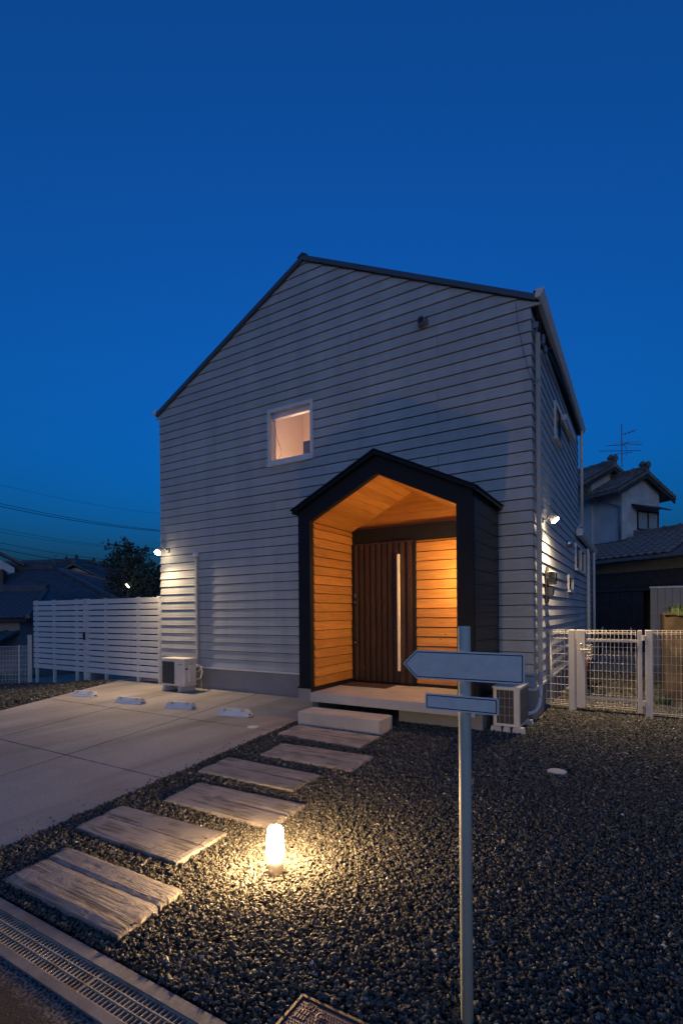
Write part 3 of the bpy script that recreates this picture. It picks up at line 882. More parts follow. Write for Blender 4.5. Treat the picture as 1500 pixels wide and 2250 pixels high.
# service cable bundle under the right eave
m = MB()
for q in range(5):
    pts = [(0.035 + 0.01 * q, -0.045 + 0.012 * q, 6.09)]
    for z in (5.95, 5.8, 5.66, 5.55, 5.46): pts.append((0.06 + random.uniform(-.02, .025), 0.02 + (6.05 - z) * 0.55 + random.uniform(-.03, .03), z + random.uniform(-.02, .02)))
    pts += [(0.085, 0.72, 5.60), (0.08, 1.3 + q * 0.5, 5.86), (0.08, 2.6 + q, 5.93)]
    m.tube(pts, 0.011, 6)
put('service_cable', m, 'cable', H)
put('cable_clamp', MB().box(0.0, 0.07, 0.06, 0.12, 5.62, 5.70).bevbox(0.06, 0.12, 0.28, 0.36, 5.48, 5.62, 0.015).bevbox(0.07, 0.13, 0.42, 0.50, 5.42, 5.52, 0.015), 'grey_metal', H)
put('thin_wire', MB().tube([(-0.22, -0.006, 6.02), (-0.19, -0.01, 5.7), (-0.12, -0.01, 5.3), (-0.04, -0.008, 4.95), (0.0, -0.006, 4.86)], 0.003, 5), 'cable', H)
put('service_hook', MB().tube([(0.0, 0.09, 4.84), (0.05, 0.09, 4.83), (0.06, 0.09, 4.88)], 0.012, 6), 'steel', H)

# front window and the room behind it
win = put('window', MB().box(WX0, WX1, -0.012, 0.06, WZ0, WZ0 + 0.065).box(WX0, WX1, -0.012, 0.06, WZ1 - 0.065, WZ1).box(WX0, WX0 + 0.06, -0.0125, 0.06, WZ0 + .065, WZ1 - .065).box(WX1 - 0.06, WX1, -0.0125, 0.06, WZ0 + .065, WZ1 - .065), 'white_trim', H)
put('pane', MB().box(WX0 + 0.06, WX1 - 0.06, 0.022, 0.028, WZ0 + .065, WZ1 - .065), 'pane', win)
put('window_sill', MB().box(WX0 - 0.01, WX1 + 0.01, -0.028, 0.03, WZ0 - 0.045, WZ0 - 0.003), 'white_trim', win)
put('window_reveal', MB().box(WX0 + .03, WX0 + .05, 0.061, 0.20, WZ0 + .02, WZ1 - .02).box(WX1 - .05, WX1 - .03, 0.061, 0.20, WZ0 + .02, WZ1 - .02).box(WX0 + .0505, WX1 - .0505, 0.061, 0.20, WZ0 + .02, WZ0 + .04).box(WX0 + .0505, WX1 - .0505, 0.061, 0.20, WZ1 - .04, WZ1 - .02), 'white_trim', win)
put('blind_cassette', MB().box(WX0 + .06, WX1 - .06, 0.07, 0.15, WZ1 - 0.16, WZ1 - 0.045), 'white_trim', win)
put('blind_cord', MB().tube([(WX0 + 0.09, 0.10, WZ1 - .16), (WX0 + 0.11, 0.10, WZ1 - .35), (WX0 + 0.17, 0.10, WZ1 - .58), (WX0 + 0.245, 0.10, WZ1 - .76), (WX0 + 0.24, 0.10, WZ1 - .87), (WX0 + 0.18, 0.10, WZ1 - .925), (WX0 + 0.11, 0.10, WZ1 - .915), (WX0 + 0.085, 0.10, WZ1 - .85), (WX0 + 0.083, 0.10, WZ1 - .16)], 0.0035, 5), 'cable', win)
room = MB()
x0, x1, y0, y1, z0, z1 = -6.2, -3.25, 0.205, 3.2, 3.4, 6.75
room.add([(x0, y0, z0), (x1, y0, z0), (x1, y1, z0), (x0, y1, z0), (x0, y0, z1), (x1, y0, z1), (x1, y1, z1), (x0, y1, z1)], [(0, 1, 2, 3), (4, 7, 6, 5), (1, 5, 6, 2), (2, 6, 7, 3), (3, 7, 4, 0)])
for (a0, a1, c0, c1) in ((x0, WX0 + .03, z0, z1), (WX1 - .03, x1, z0, z1), (WX0 + .03, WX1 - .03, z0, WZ0 + .02), (WX0 + .03, WX1 - .03, WZ1 - .02, z1)):
    room.add([(a0, y0, c0), (a1, y0, c0), (a1, y0, c1), (a0, y0, c1)], [(0, 1, 2, 3)])
put('room_lining', room.mesh('room_lining', 'plaster', rootloc(H), fix=False), None, H)
cab = MB().box(-4.14, -3.45, 0.24, 0.48, 3.402, 4.80)
solo('cabinet', cab, 'room_dark', 'dark violet cabinet standing inside the lit upper window', 'cabinet')
solo('room_lamp', MB().lathe([(0.02, 0.0), (0.13, 0.02), (0.16, 0.07), (0.12, 0.12), (0.03, 0.14), (0.01, 0.30)], (-5.2, 1.6, 4.55), 20), 'e_room', 'round pendant lamp glowing in the upstairs room', 'lamp', smooth=True, base=(-5.2, 1.6, 4.55))

# vent cap on the gable
vc = put('vent_cap', MB().lathe([(0.085, 0), (0.085, 0.02), (0.062, 0.025), (0.060, 0.09), (0.066, 0.10), (0.066, 0.115), (0.05, 0.115)], (0, 0, 0), 20), 'grey_metal', H, smooth=True, loc=(-1.632, 0.005, 6.154))
vc.data.transform(Matrix.Translation(rootloc(H))); vc.data.transform(Matrix.Rotation(R(90), 4, 'X'))
vh = put('vent_hole', MB().lathe([(0.048, 0), (0.048, 0.004)], (0, 0, 0), 16), 'cable', vc)
vh.data.transform(Matrix.Translation(rootloc(H))); vh.data.transform(Matrix.Translation((0, 0, 0.1155))); vh.data.transform(Matrix.Rotation(R(90), 4, 'X'))

# side windows
def side_window(y0, y1, z0, z1, mull, open_sash=False):
    f = 0.05
    w = put('window', MB().box(-0.03, 0.022, y0, y1, z0, z0 + f).box(-0.03, 0.022, y0, y1, z1 - f, z1).box(-0.03, 0.0225, y0, y0 + f, z0 + f, z1 - f).box(-0.03, 0.0225, y1 - f, y1, z0 + f, z1 - f), 'white_trim', H)
    put('pane', MB().box(-0.01, -0.004, y0 + f, y1 - f, z0 + f, z1 - f), 'glass', w)
    for ym in mull: put('mullion', MB().box(-0.002, 0.03, ym - 0.03, ym + 0.03, z0 + f, z1 - f), 'white_trim', w)
    put('window_sill', MB().box(-0.03, 0.05, y0 - 0.02, y1 + 0.02, z0 - 0.03, z0 - 0.002), 'white_trim', w)
    if open_sash:
        put('sash', MB().add([(0.03, y0 + .04, z1 - .05), (0.03, y1 - .04, z1 - .05), (0.20, y1 - .04, z0 + .12), (0.20, y0 + .04, z0 + .12), (0.045, y0 + .04, z1 - .05), (0.045, y1 - .04, z1 - .05), (0.215, y1 - .04, z0 + .12), (0.215, y0 + .04, z0 + .12)],
                            [(0, 1, 2, 3), (4, 7, 6, 5), (0, 4, 5, 1), (1, 5, 6, 2), (2, 6, 7, 3), (3, 7, 4, 0)]), 'white_trim', w)
    return w
side_window(2.20, 2.92, 4.70, 5.36, [], True)
side_window(5.46, 7.75, 2.55, 3.17, [6.6])
side_window(4.00, 4.85, 1.99, 2.33, [])
put('shutter_box', MB().box(0.005, 0.11, 3.0, 4.5, 5.26, 5.36), 'white_trim', H)
sv = put('round_vent', MB().lathe([(0.085, 0), (0.085, 0.015), (0.075, 0.05), (0.045, 0.085), (0.01, 0.095)], (0, 0, 0), 18), 'steel', H, smooth=True, loc=(0.0, 3.98, 2.975))
sv.data.transform(Matrix.Translation(rootloc(H))); sv.data.transform(Matrix.Rotation(R(90), 4, 'Y'))

# ------------------------------------------------------------------ porch (part of the house)
PX0, PX1, PY = -3.15, -0.49, -1.33
IX0, IX1 = -2.94, -0.70
PC = (PX0 + PX1) / 2
PS = 0.49
ZF = 0.38
def pz(x, apex): return apex - abs(x - PC) * PS
OA, IA = 3.735, 3.485
frame = MB()
oL = [(PX0, 0.452), (PX0, pz(PX0, OA)), (PC, OA), (PX1, pz(PX1, OA)), (PX1, 0.452)]
iL = [(IX0, 0.452), (IX0, pz(IX0, IA)), (PC, IA), (IX1, pz(IX1, IA)), (IX1, 0.452)]
for i in range(4):
    frame.prism([oL[i], iL[i], iL[i + 1], oL[i + 1]], (PY, PY + 0.09), 'y')
porch = put('porch', frame, 'black_frame', H)
# outer side cladding: black panels with open joints
pb = 0.183
for sgn, xw in ((1, PX1), (-1, PX0)):
    z = 0.455
    while z < pz(PX1, OA) - 0.02:
        z1 = min(z + pb - 0.006, pz(PX1, OA) - 0.005)
        put('side_panel', MB().box(min(xw, xw - sgn * 0.02), max(xw, xw - sgn * 0.02), PY + 0.092, -0.002, z, z1), 'black_metal', porch)
        z += pb
    put('side_core', MB().box(min(xw - sgn * 0.025, xw - sgn * 0.17), max(xw - sgn * 0.025, xw - sgn * 0.17), PY + 0.091, -0.004, 0.452, pz(PX1, OA) - 0.01), 'cable', porch)
# porch roof
RT = 0.055
for x0, x1 in ((PX0 - 0.065, PC), (PC, PX1 + 0.065)):
    put('porch_roof', MB().prism([(x0, pz(x0, OA + 0.006)), (x1, pz(x1, OA + 0.006)), (x1, pz(x1, OA + 0.006 + RT)), (x0, pz(x0, OA + 0.006 + RT))], (PY - 0.07, -0.004), 'y'), 'black_metal', porch)
put('roof_trim', MB().prism([(PX0 - 0.085, pz(PX0 - .085, OA + RT + .008)), (PC, OA + RT + .008), (PX1 + 0.085, pz(PX1 + .085, OA + RT + .008)), (PX1 + 0.085, pz(PX1 + .085, OA + RT + .022)), (PC, OA + RT + .022), (PX0 - 0.085, pz(PX0 - .085, OA + RT + .022))], (PY - 0.09, -0.003), 'y'), 'black_metal', porch)
put('base_strip', MB().box(PX0 - 0.02, IX0 - 0.0005, PY - 0.02, -0.003, 0.43, 0.451).box(IX1 + 0.0005, PX1 + 0.02, PY - 0.02, -0.003, 0.43, 0.451).box(IX0, IX0 + 0.02, PY + 0.002, -0.02, ZF + 0.001, 0.449), 'black_frame', porch)
# cedar lap boards on the inner side walls
e1 = 0.141
z = 0.455; rowi = 0
while z < pz(IX0, IA) - 0.02:
    h = min(e1, pz(IX0, IA) - z)
    for sgn, xw in ((1, IX0), (-1, IX1)):
        m = MB(); prof = [(xw + sgn * 0.026, z), (xw - sgn * 0.02, z), (xw - sgn * 0.02, z + h - 0.009), (xw + sgn * 0.006, z + h - 0.009)]
        m.prism(prof, (PY + 0.0905, -0.045), 'y')
        put('cedar_board', m, 'cedar_y', porch)
    z += e1
# sloping cedar ceiling, boards running back to the wall
nb = 9
for sgn in (-1, 1):
    half = (IX1 - IX0) / 2
    for i in range(nb):
        a = PC + sgn * half * i / nb; b = PC + sgn * half * (i + 1) / nb
        g = 0.005 * sgn
        a2, b2 = a + g, b - g
        m = MB().prism([(a2, pz(a2, IA)), (b2, pz(b2, IA)), (b2, pz(b2, IA + 0.018)), (a2, pz(a2, IA + 0.018))], (PY + 0.0905, -0.03), 'y')
        put('ceiling_board', m, 'cedar_y', porch)
    put('ceiling_back', MB().prism([(PC, IA + 0.02), (PC + sgn * half, pz(PC + half, IA + 0.02)), (PC + sgn * half, pz(PC + half, IA + 0.03)), (PC, IA + 0.03)], (PY + 0.0905, -0.02), 'y'), 'cable', porch)
# back wall: boards right of the door and in the gable
put('back_lining', MB().prism([(IX0 - .02, ZF + .001), (IX1 + .02, ZF + .001), (IX1 + .02, pz(IX1, IA) + .01), (PC, IA + .015), (IX0 - .02, pz(IX0, IA) + .01)], (-0.028, -0.006), 'y'), 'cable', porch)
e2 = 0.150; z = 0.43
while z < 2.72 - 0.02:
    h = min(e2, 2.72 - z)
    put('cedar_board', MB().prism([(-0.058, z), (-0.029, z), (-0.029, z + h - 0.012), (-0.042, z + h - 0.012)], (-1.765, IX1 - 0.021), 'x'), 'cedar_x', porch)
    z += e2
put('base_batten', MB().box(-1.765, IX1 - 0.0, -0.062, -0.029, ZF + 0.002, 0.428), 'cable', porch)
z = 3.005
while z < IA - 0.02:
    zt = min(z + 0.16, IA - 0.004)
    xa = (IA - 0.003 - z) / PS; xb = max(0.0, (IA - 0.003 - zt + 0.002) / PS)
    xa = min(xa, 1.115); xb = min(xb, 1.115)
    put('cedar_board', MB().prism([(PC - xa, z), (PC + xa, z), (PC + xb, zt - 0.003), (PC - xb, zt - 0.003)], (-0.05, -0.029), 'y'), 'cedar_x', porch)
    z += 0.16
put('transom', MB().box(IX0, IX1, -0.066, -0.030, 2.722, 2.965), 'black_frame', porch)
put('transom_cap', MB().box(IX0, IX1, -0.075, -0.030, 2.968, 3.002), 'brown_strip', porch)
put('cornice_batten', MB().prism([(IX0 + .0, pz(IX0, IA) - .012), (PC, IA - .02), (PC, IA - .002), (IX0 + .0, pz(IX0, IA) - .002)], (-0.062, -0.0505), 'y').prism([(IX1, pz(IX1, IA) - .012), (PC, IA - .02), (PC, IA - .002), (IX1, pz(IX1, IA) - .002)], (-0.062, -0.0505), 'y'), 'cedar_x', porch)
# door
DX0, DX1, DZ0, DZ1 = -2.865, -1.812, 0.405, 2.72
door = put('door', MB().box(DX0, DX1, -0.075, -0.031, DZ0, DZ1), 'door', H)
put('door_frame', MB().box(IX0 + .021, DX0 - 0.003, -0.10, -0.03, ZF + .002, 2.7215).box(DX1 + 0.003, -1.767, -0.085, -0.03, ZF + .002, 2.7215).box(DX0 - .003, DX1 + .003, -0.09, -0.03, ZF + .001, DZ0 - .004), 'black_frame', door)
ns = 10; pitch = (DX1 - DX0) / ns
sm_ = MB().box(0, pitch * 0.60, -0.034, 0.0, 0, DZ1 - DZ0 - 0.05).mesh('slat', 'door')
for i in range(ns):
    put('slat', sm_, None, door, loc=(DX0 + i * pitch + 0.006 + (0.02 if i == ns - 1 else 0), -0.0755, DZ0 + 0.02))
put('top_rail', MB().box(DX0, DX1, -0.105, -0.076, DZ1 - 0.028, DZ1 - 0.002), 'door', door)
hd = put('door_handle', MB().bevbox(-2.053, -2.010, -0.165, -0.135, 0.62, 2.50, 0.005), 'brass', door)
for zz in (0.80, 2.32): put('handle_mount', MB().tube([(-2.03, -0.136, zz), (-2.03, -0.105, zz)], 0.009, 8), 'brass', hd)
lk = put('lock_plate', MB().box(-2.862, -2.825, -0.118, -0.110, 1.68, 1.90).box(-2.862, -2.825, -0.117, -0.110, 0.99, 1.12), 'cable', door)
for zz in (1.735, 1.06):
    put('lock_cylinder', MB().tube([(-2.843, -0.119, zz), (-2.843, -0.130, zz)], 0.015, 12), 'steel', lk)
put('lock_reader', MB().box(-2.858, -2.829, -0.124, -0.1185, 1.82, 1.88), 'grey_metal', lk)
put('latch_bar', MB().box(-2.868, -2.845, -0.13, -0.1185, 1.15, 1.45), 'cable', lk)
# floating slab, its supports
put('porch_slab', MB().bevbox(IX0 + 0.002, PX1 + 0.02, PY - 0.035, -0.004, 0.25, ZF, 0.006), 'slab', porch)
put('slab_kerb', MB().box(PX0 - 0.012, IX0 + 0.0, PY - 0.004, -0.006, 0.25, 0.4295).box(IX1 + 0.0, PX1 + 0.012, PY - 0.002, -0.006, ZF + .001, 0.4295), 'foundation', porch)
put('slab_support', MB().box(-3.16, -3.05, -0.96, 0.02, -0.15, 0.249), 'foundation', porch)
put('slab_support', MB().box(-1.68, -0.485, -0.96, 0.02, -0.15, 0.249), 'foundation', porch)

# ------------------------------------------------------------------ lamps
def porch_lamp():
    t = thing('wall_lamp', 'small lit wall lamp on the inner porch wall beside the door', 'lamp', (-0.72, -0.62, 2.05))
    put('back_plate', MB().bevbox(-0.7205, -0.70, -0.67, -0.57, 2.05, 2.25, 0.005), 'black_frame', t)
    put('arm', MB().tube([(-0.72, -0.62, 2.22), (-0.80, -0.62, 2.22)], 0.012, 8), 'black_frame', t)
    put('lamp_glass', MB().lathe([(0.02, 0.0), (0.045, 0.015), (0.05, 0.08), (0.04, 0.13), (0.02, 0.145)], (-0.80, -0.62, 2.06), 18), 'e_porch', t, smooth=True)
    put('cap', MB().lathe([(0.03, 0.0), (0.034, 0.01), (0.012, 0.02)], (-0.80, -0.62, 2.206), 14), 'black_frame', t)
    return t


porch_lamp()


def spot_lamp(base, head, aim, power, label, out, blend=0.35):
    t = thing('wall_spotlight', label, 'spotlight', base)
    b = Vector(base); h = Vector(head); a = Vector(aim).normalized(); o = Vector(out)
    put('mount', MB().tube([b - o * 0.03, b + o * 0.028], 0.045, 16), 'lamp_body', t)
    put('arm', MB().tube([b + o * 0.02, b + o * 0.07 + Vector((0, 0, .015)), h - a * 0.05], 0.013, 8), 'lamp_body', t, smooth=True)
    put('lamp_head', MB().tube([h - a * 0.075, h - a * 0.07, h - a * 0.055, h + a * 0.075, h + a * 0.08], [0.015, 0.038, 0.046, 0.058, 0.054], 20), 'lamp_body', t, smooth=True)
    put('lens', MB().tube([h + a * 0.081, h + a * 0.100, h + a * 0.118], [0.060, 0.060, 0.035], 20), 'e_spot', t, smooth=True)
    L = bpy.data.lights.new('spot_bulb', 'SPOT')
    L.energy = power; L.color = (1.0, 0.74, 0.44); L.spot_size = R(172); L.spot_blend = blend; L.shadow_soft_size = 0.035
    lo = bpy.data.objects.new('spot_bulb', L); COL.objects.link(lo); lo.parent = t
    lo.location = h + a * 0.13 - b
    lo.rotation_euler = (-a).to_track_quat('Z', 'Y').to_euler()
    return t


spot_lamp((-7.62, 0.004, 2.96), (-7.72, -0.15, 2.97), (0.16, -0.66, -0.73), P_SPOT_L, 'lit white spotlight high on the front wall above the white slat fence', (0, -1, 0), 0.9)
spot_lamp((0.0, 0.78, 2.98), (0.11, 0.92, 3.06), (0.58, 0.22, -0.78), P_SPOT_R, 'lit white spotlight on the side wall facing the mesh gate', (1, 0, 0), 0.7)

gl = thing('garden_lamp', 'glowing stubby frosted bollard lamp standing in the gravel', 'lamp', (-0.607, -5.142, -0.02))
put('base', MB().lathe([(0.046, -0.02), (0.046, 0.098), (0.044, 0.102)], (-0.607, -5.142, 0), 28), 'lamp_base', gl, smooth=True)
put('lamp_glass', MB().lathe([(0.0465, 0.1025), (0.0545, 0.114), (0.050, 0.20), (0.0475, 0.262), (0.040, 0.278), (0.02, 0.284)], (-0.607, -5.142, 0), 28), 'e_garden', gl, smooth=True)

bl = bpy.data.lights.new('garden_bulb', 'SPOT')      # bulb under the lamp's lid, shining down through the frosted glass
bl.energy = P_BULB; bl.color = (1.0, 0.68, 0.36); bl.spot_size = R(166); bl.spot_blend = 0.25; bl.shadow_soft_size = 0.02
blo = bpy.data.objects.new('garden_bulb', bl); COL.objects.link(blo); blo.parent = gl; blo.location = (0, 0, 0.02 + 0.262)

# ------------------------------------------------------------------ step and stepping slabs
solo('step_block', MB().bevbox(-2.826, -1.56, -1.83, -1.43, -0.08, 0.19, 0.007), 'slab', 'low concrete step block in front of the porch slab', 'step', base=(-2.19, -1.63, -0.05))
solo('doormat', MB().bevbox(-2.895, -2.10, -0.515, -0.115, ZF + 0.0005, ZF + 0.012, 0.004), 'mat', 'thin brown doormat lying before the front door', 'doormat')


def plank(p00, p01, p11, p10, z0, z1, seed):
    """one sleeper-like plank between four corner points with ragged ends and a worn top"""
    m = MB(); nu, nv = 36, 6
    P = [Vector((*p, 0)) for p in (p00, p01, p11, p10)]
    def pt(u, v): return (P[0] * (1 - u) + P[3] * u) * (1 - v) + (P[1] * (1 - u) + P[2] * u) * v
    for i in range(nu + 1):
        for j in range(nv + 1):
            u, v = i / nu, j / nv
            p = pt(u, v)
            n1 = noise.noise(Vector((u * 22 + seed, v * 4, seed)))
            n2 = noise.noise(Vector((u * 5 + seed, v * 3, seed + 9)))
            if i in (0, nu): p.x += 0.012 * noise.noise(Vector((v * 9, seed, 3.1 + i)))
            if j in (0, nv): p.y += 0.006 * n1
            e = min(u, 1 - u) * nu; f = min(v, 1 - v) * nv
            z = z1 - 0.004 * abs(n1) - 0.006 * max(0, n2 - 0.15) - (0.007 if f < 0.5 else 0) - (0.005 if e < 0.5 else 0)
            m.v.append((p.x, p.y, z))
    for i in range(nu):
        for j in range(nv):
            a = i * (nv + 1) + j; m.f.append((a, a + nv + 1, a + nv + 2, a + 1))
    ring = [i * (nv + 1) for i in range(nu + 1)] + [nu * (nv + 1) + j for j in range(1, nv + 1)] + [i * (nv + 1) + nv for i in range(nu - 1, -1, -1)] + [j for j in range(nv - 1, 0, -1)]
    b = len(m.v)
    for q in ring: m.v.append((m.v[q][0], m.v[q][1], z0))
    n = len(ring)
    m.f += [(ring[i], ring[(i + 1) % n], b + (i + 1) % n, b + i) for i in range(n)]
    return m


WHERE = ['stepping slab of two sleeper planks against the concrete step block', 'narrow stepping slab of sleeper planks second from the step block', 'stepping slab of sleeper planks third from the step block',
         'warm lit stepping slab of sleeper planks right behind the glowing bollard lamp', 'stepping slab of two sleeper planks next but one to the drain grating', 'worn stepping slab of cracked sleeper planks beside the drain grating']
for i, s in enumerate(SLABS):
    c = np.mean(s, 0)
    t = thing('stepping_slab', WHERE[i], 'paving slab', (c[0], c[1], -0.02), 0, 'sleeper slabs leading to the porch')
    mix = lambda p, q, f: (p[0] + (q[0] - p[0]) * f, p[1] + (q[1] - p[1]) * f)
    sp_ = (0.5, 0.46, 0.55, 0.5, 0.54, 0.62)[i]; gw = 0.002 if i == 5 else 0.008
    a, b = mix(s[0], s[1], sp_ - gw), mix(s[3], s[2], sp_ - gw - 0.02)
    a2, b2 = mix(s[0], s[1], sp_ + gw), mix(s[3], s[2], sp_ + gw - 0.02)
    for q, cs in enumerate(((s[0], a, b, s[3]), (a2, s[1], s[2], b2))):
        put('plank', plank(*cs, -0.04, 0.036 + random.uniform(-.003, .003), i * 3.7 + q * 1.9), 'plank', t)

# ------------------------------------------------------------------ drain along the road
dr = struct('drain_channel', MB().box(-6, 4, -6.345, -6.302, -0.2, -0.002).box(-6, 4, -6.163, -6.108, -0.2, 0.002).box(-6, 4, -6.302, -6.163, -0.2, -0.12), 'kerb')
edges = [(-2.765, -1.757), (-1.752, -0.748), (-0.744, 0.260), (0.264, 1.268)]
glabel = ['drain grating furthest along beside the concrete driveway', 'drain grating beside the worn stepping slab', 'drain grating below the gravel before the manhole cover', 'drain grating past the manhole cover']
bar = None
for gi_, (x0, x1) in enumerate(edges):
    t = thing('drain_grating', glabel[gi_], 'grating', ((x0 + x1) / 2, -6.232, -0.02), 0, 'steel gratings along the road drain')
    fr = MB()
    for y in (-6.300, -6.254, -6.208, -6.1655): fr.box(x0, x1, y - 0.0025, y + 0.0025, -0.028, -0.003)
    fr.box(x0 - 0.0005, x0 + 0.005, -6.2975, -6.168, -0.0275, -0.0032).box(x1 - 0.005, x1 + 0.0005, -6.2975, -6.168, -0.0275, -0.0032)
    put('frame', fr, 'grate', t)
    bars = MB(); n = 38
    for i in range(1, n):
        x = x0 + (x1 - x0) * i / n
        for ya, yb in ((-6.2974, -6.2567), (-6.2513, -6.2107), (-6.2053, -6.1682)): bars.box(x - 0.0026, x + 0.0026, ya, yb, -0.024, -0.0045)
    put('grate_bars', bars, 'grate', t, kind='stuff')

# manhole cover
mh = thing('meter_box_cover', 'rusty rectangular water meter cover at the edge of the gravel', 'manhole cover', (0.27, -5.955, -0.03))
X0, X1, Y0, Y1 = 0.085, 0.46, -6.095, -5.842
put('frame', MB().box(X0, X0 + .012, Y0, Y1, -0.06, 0.006).box(X1 - .012, X1, Y0, Y1, -0.06, 0.006).box(X0 + .0121, X1 - .0121, Y1 - .012, Y1, -0.06, 0.006).box(X0 + .0121, X1 - .0121, Y0, Y0 + .012, -0.06, 0.006), 'iron_frame', mh)
lid = put('lid', MB().bevbox(X0 + .014, X1 - .014, Y0 + .014, Y1 - .014, -0.04, 0.001, 0.003), 'cast_iron', mh)
rel = MB()
for i in range(26):
    for j in range(17):
        x = X0 + .026 + i * 0.0128 + (0.0064 if j % 2 else 0); y = Y0 + .026 + j * 0.0127
        if x > X1 - .03 or y > Y1 - .026: continue
        if abs(x - 0.155) < 0.02 and abs(y + 5.885) < 0.016: continue
        if (x - 0.215) ** 2 + (y + 5.905) ** 2 < 0.022 ** 2: continue
        if 0.12 < x < 0.17 and -5.96 < y < -5.90:
            if j % 2 == 0: rel.box(x - .003, x + .003, y - .010, y + .010, 0.0005, 0.004)
            continue
        rel.add([(x - .005, y, 0.0008), (x, y - .004, 0.0008), (x + .005, y, 0.0008), (x, y + .004, 0.0008), (x - .003, y, .004), (x, y - .0025, .004), (x + .003, y, .004), (x, y + .0025, .004)],
                [(4, 5, 6, 7), (0, 1, 5, 4), (1, 2, 6, 5), (2, 3, 7, 6), (3, 0, 4, 7)])
put('relief', rel, 'cast_iron', lid, kind='stuff')
put('emblem', MB().lathe([(0.019, 0), (0.019, 0.004), (0.016, 0.0045), (0.016, 0.002), (0.008, 0.002), (0.007, 0.0045)], (0.215, -5.905, 0.001), 20), 'cast_iron', lid)


def text_mesh(txt, size, mat, extrude=0.0005):
    c = bpy.data.curves.new('lettering', 'FONT'); c.body = txt; c.size = size; c.extrude = extrude; c.align_x = 'CENTER'; c.align_y = 'CENTER'
    c.resolution_u = 3
    o = bpy.data.objects.new('lettering_source', c); COL.objects.link(o)
    dg = bpy.context.evaluated_depsgraph_get()
    me = bpy.data.meshes.new_from_object(o.evaluated_get(dg))
    bpy.data.objects.remove(o); bpy.data.curves.remove(c)
    me.materials.clear(); me.materials.append(M[mat])
    return me


put('lettering', text_mesh('水', 0.03, 'cast_iron', 0.002), None, lid, loc=(0.155, -5.885, 0.0025))
put('emblem_box', MB().box(0.136, 0.174, -5.904, -5.901, 0.0005, 0.004).box(0.136, 0.174, -5.870, -5.867, 0.0005, 0.004).box(0.1355, 0.1385, -5.9005, -5.8705, 0.0005, 0.004).box(0.1715, 0.1745, -5.9005, -5.8705, 0.0005, 0.004), 'cast_iron', lid)

solo('drain_cover', MB().lathe([(0.09, -0.03), (0.09, 0.012), (0.083, 0.018), (0.078, 0.014), (0.02, 0.016)], (0.589, -2.296, 0), 26), 'slab', 'small round pale drain cover lying in the gravel', 'drain cover', base=(0.589, -2.296, -0.02))

# ------------------------------------------------------------------ blank direction sign
sg = thing('direction_sign', 'blank grey arrow sign and small plate on a slim pole', 'sign', (0.709, -5.638, -0.02))
put('pole', MB().lathe([(0.0235, -0.25), (0.0235, 1.508), (0.0215, 1.514)], (0.709, -5.638, 0), 24), 'sign_post', sg, smooth=True)


def rounded(poly, r, n=5):
    out = []; m = len(poly)
    for i in range(m):
        p, a, b = Vector(poly[i]), Vector(poly[i - 1]), Vector(poly[(i + 1) % m])
        d1 = (a - p).normalized(); d2 = (b - p).normalized()
        ang = d1.angle(d2); t_ = r / math.tan(ang / 2)
        s, e = p + d1 * t_, p + d2 * t_
        c = p + (d1 + d2).normalized() * (r / math.sin(ang / 2))
        a0 = math.atan2((s - c).y, (s - c).x); a1 = math.atan2((e - c).y, (e - c).x)
        da = (a1 - a0 + math.pi) % (2 * math.pi) - math.pi
        out += [(c.x + r * math.cos(a0 + da * q / n), c.y + r * math.sin(a0 + da * q / n)) for q in range(n + 1)]
    return out


def inset(poly, d):
    m = len(poly); out = []
    area = sum(poly[i][0] * poly[(i + 1) % m][1] - poly[(i + 1) % m][0] * poly[i][1] for i in range(m))
    s = 1 if area > 0 else -1
    for i in range(m):
        p, a, b = Vector(poly[i]), Vector(poly[i - 1]), Vector(poly[(i + 1) % m])
        d1 = (p - a).normalized(); d2 = (b - p).normalized()
        n1 = Vector((-d1.y, d1.x)) * s; n2 = Vector((-d2.y, d2.x)) * s
        bis = (n1 + n2).normalized(); out.append(tuple(p + bis * d / max(0.3, bis.dot(n1))))
    return out


def plate(poly, name):
    y = -5.6655
    p = put(name, MB().prism(rounded(poly, 0.007), (y - 0.003, y), 'y'), 'sign_edge', sg)
    put('border_line', MB().prism(rounded(inset(poly, 0.0055), 0.0045), (y - 0.0036, y - 0.0031), 'y'), 'sign_black', p)
    put('face', MB().prism(rounded(inset(poly, 0.0092), 0.002), (y - 0.0042, y - 0.0037), 'y'), 'sign_face', p)
    return p


plate([(0.468, 1.364), (0.5245, 1.307), (0.934, 1.309), (0.935, 1.418), (0.5255, 1.4195)], 'arrow_plate')
plate([(0.561, 1.190), (0.843, 1.190), (0.843, 1.252), (0.561, 1.252)], 'small_plate')
put('bracket', MB().box(0.690, 0.728, -5.6655, -5.6600, 1.34, 1.385).box(0.690, 0.728, -5.6655, -5.6600, 1.205, 1.238), 'steel', sg)

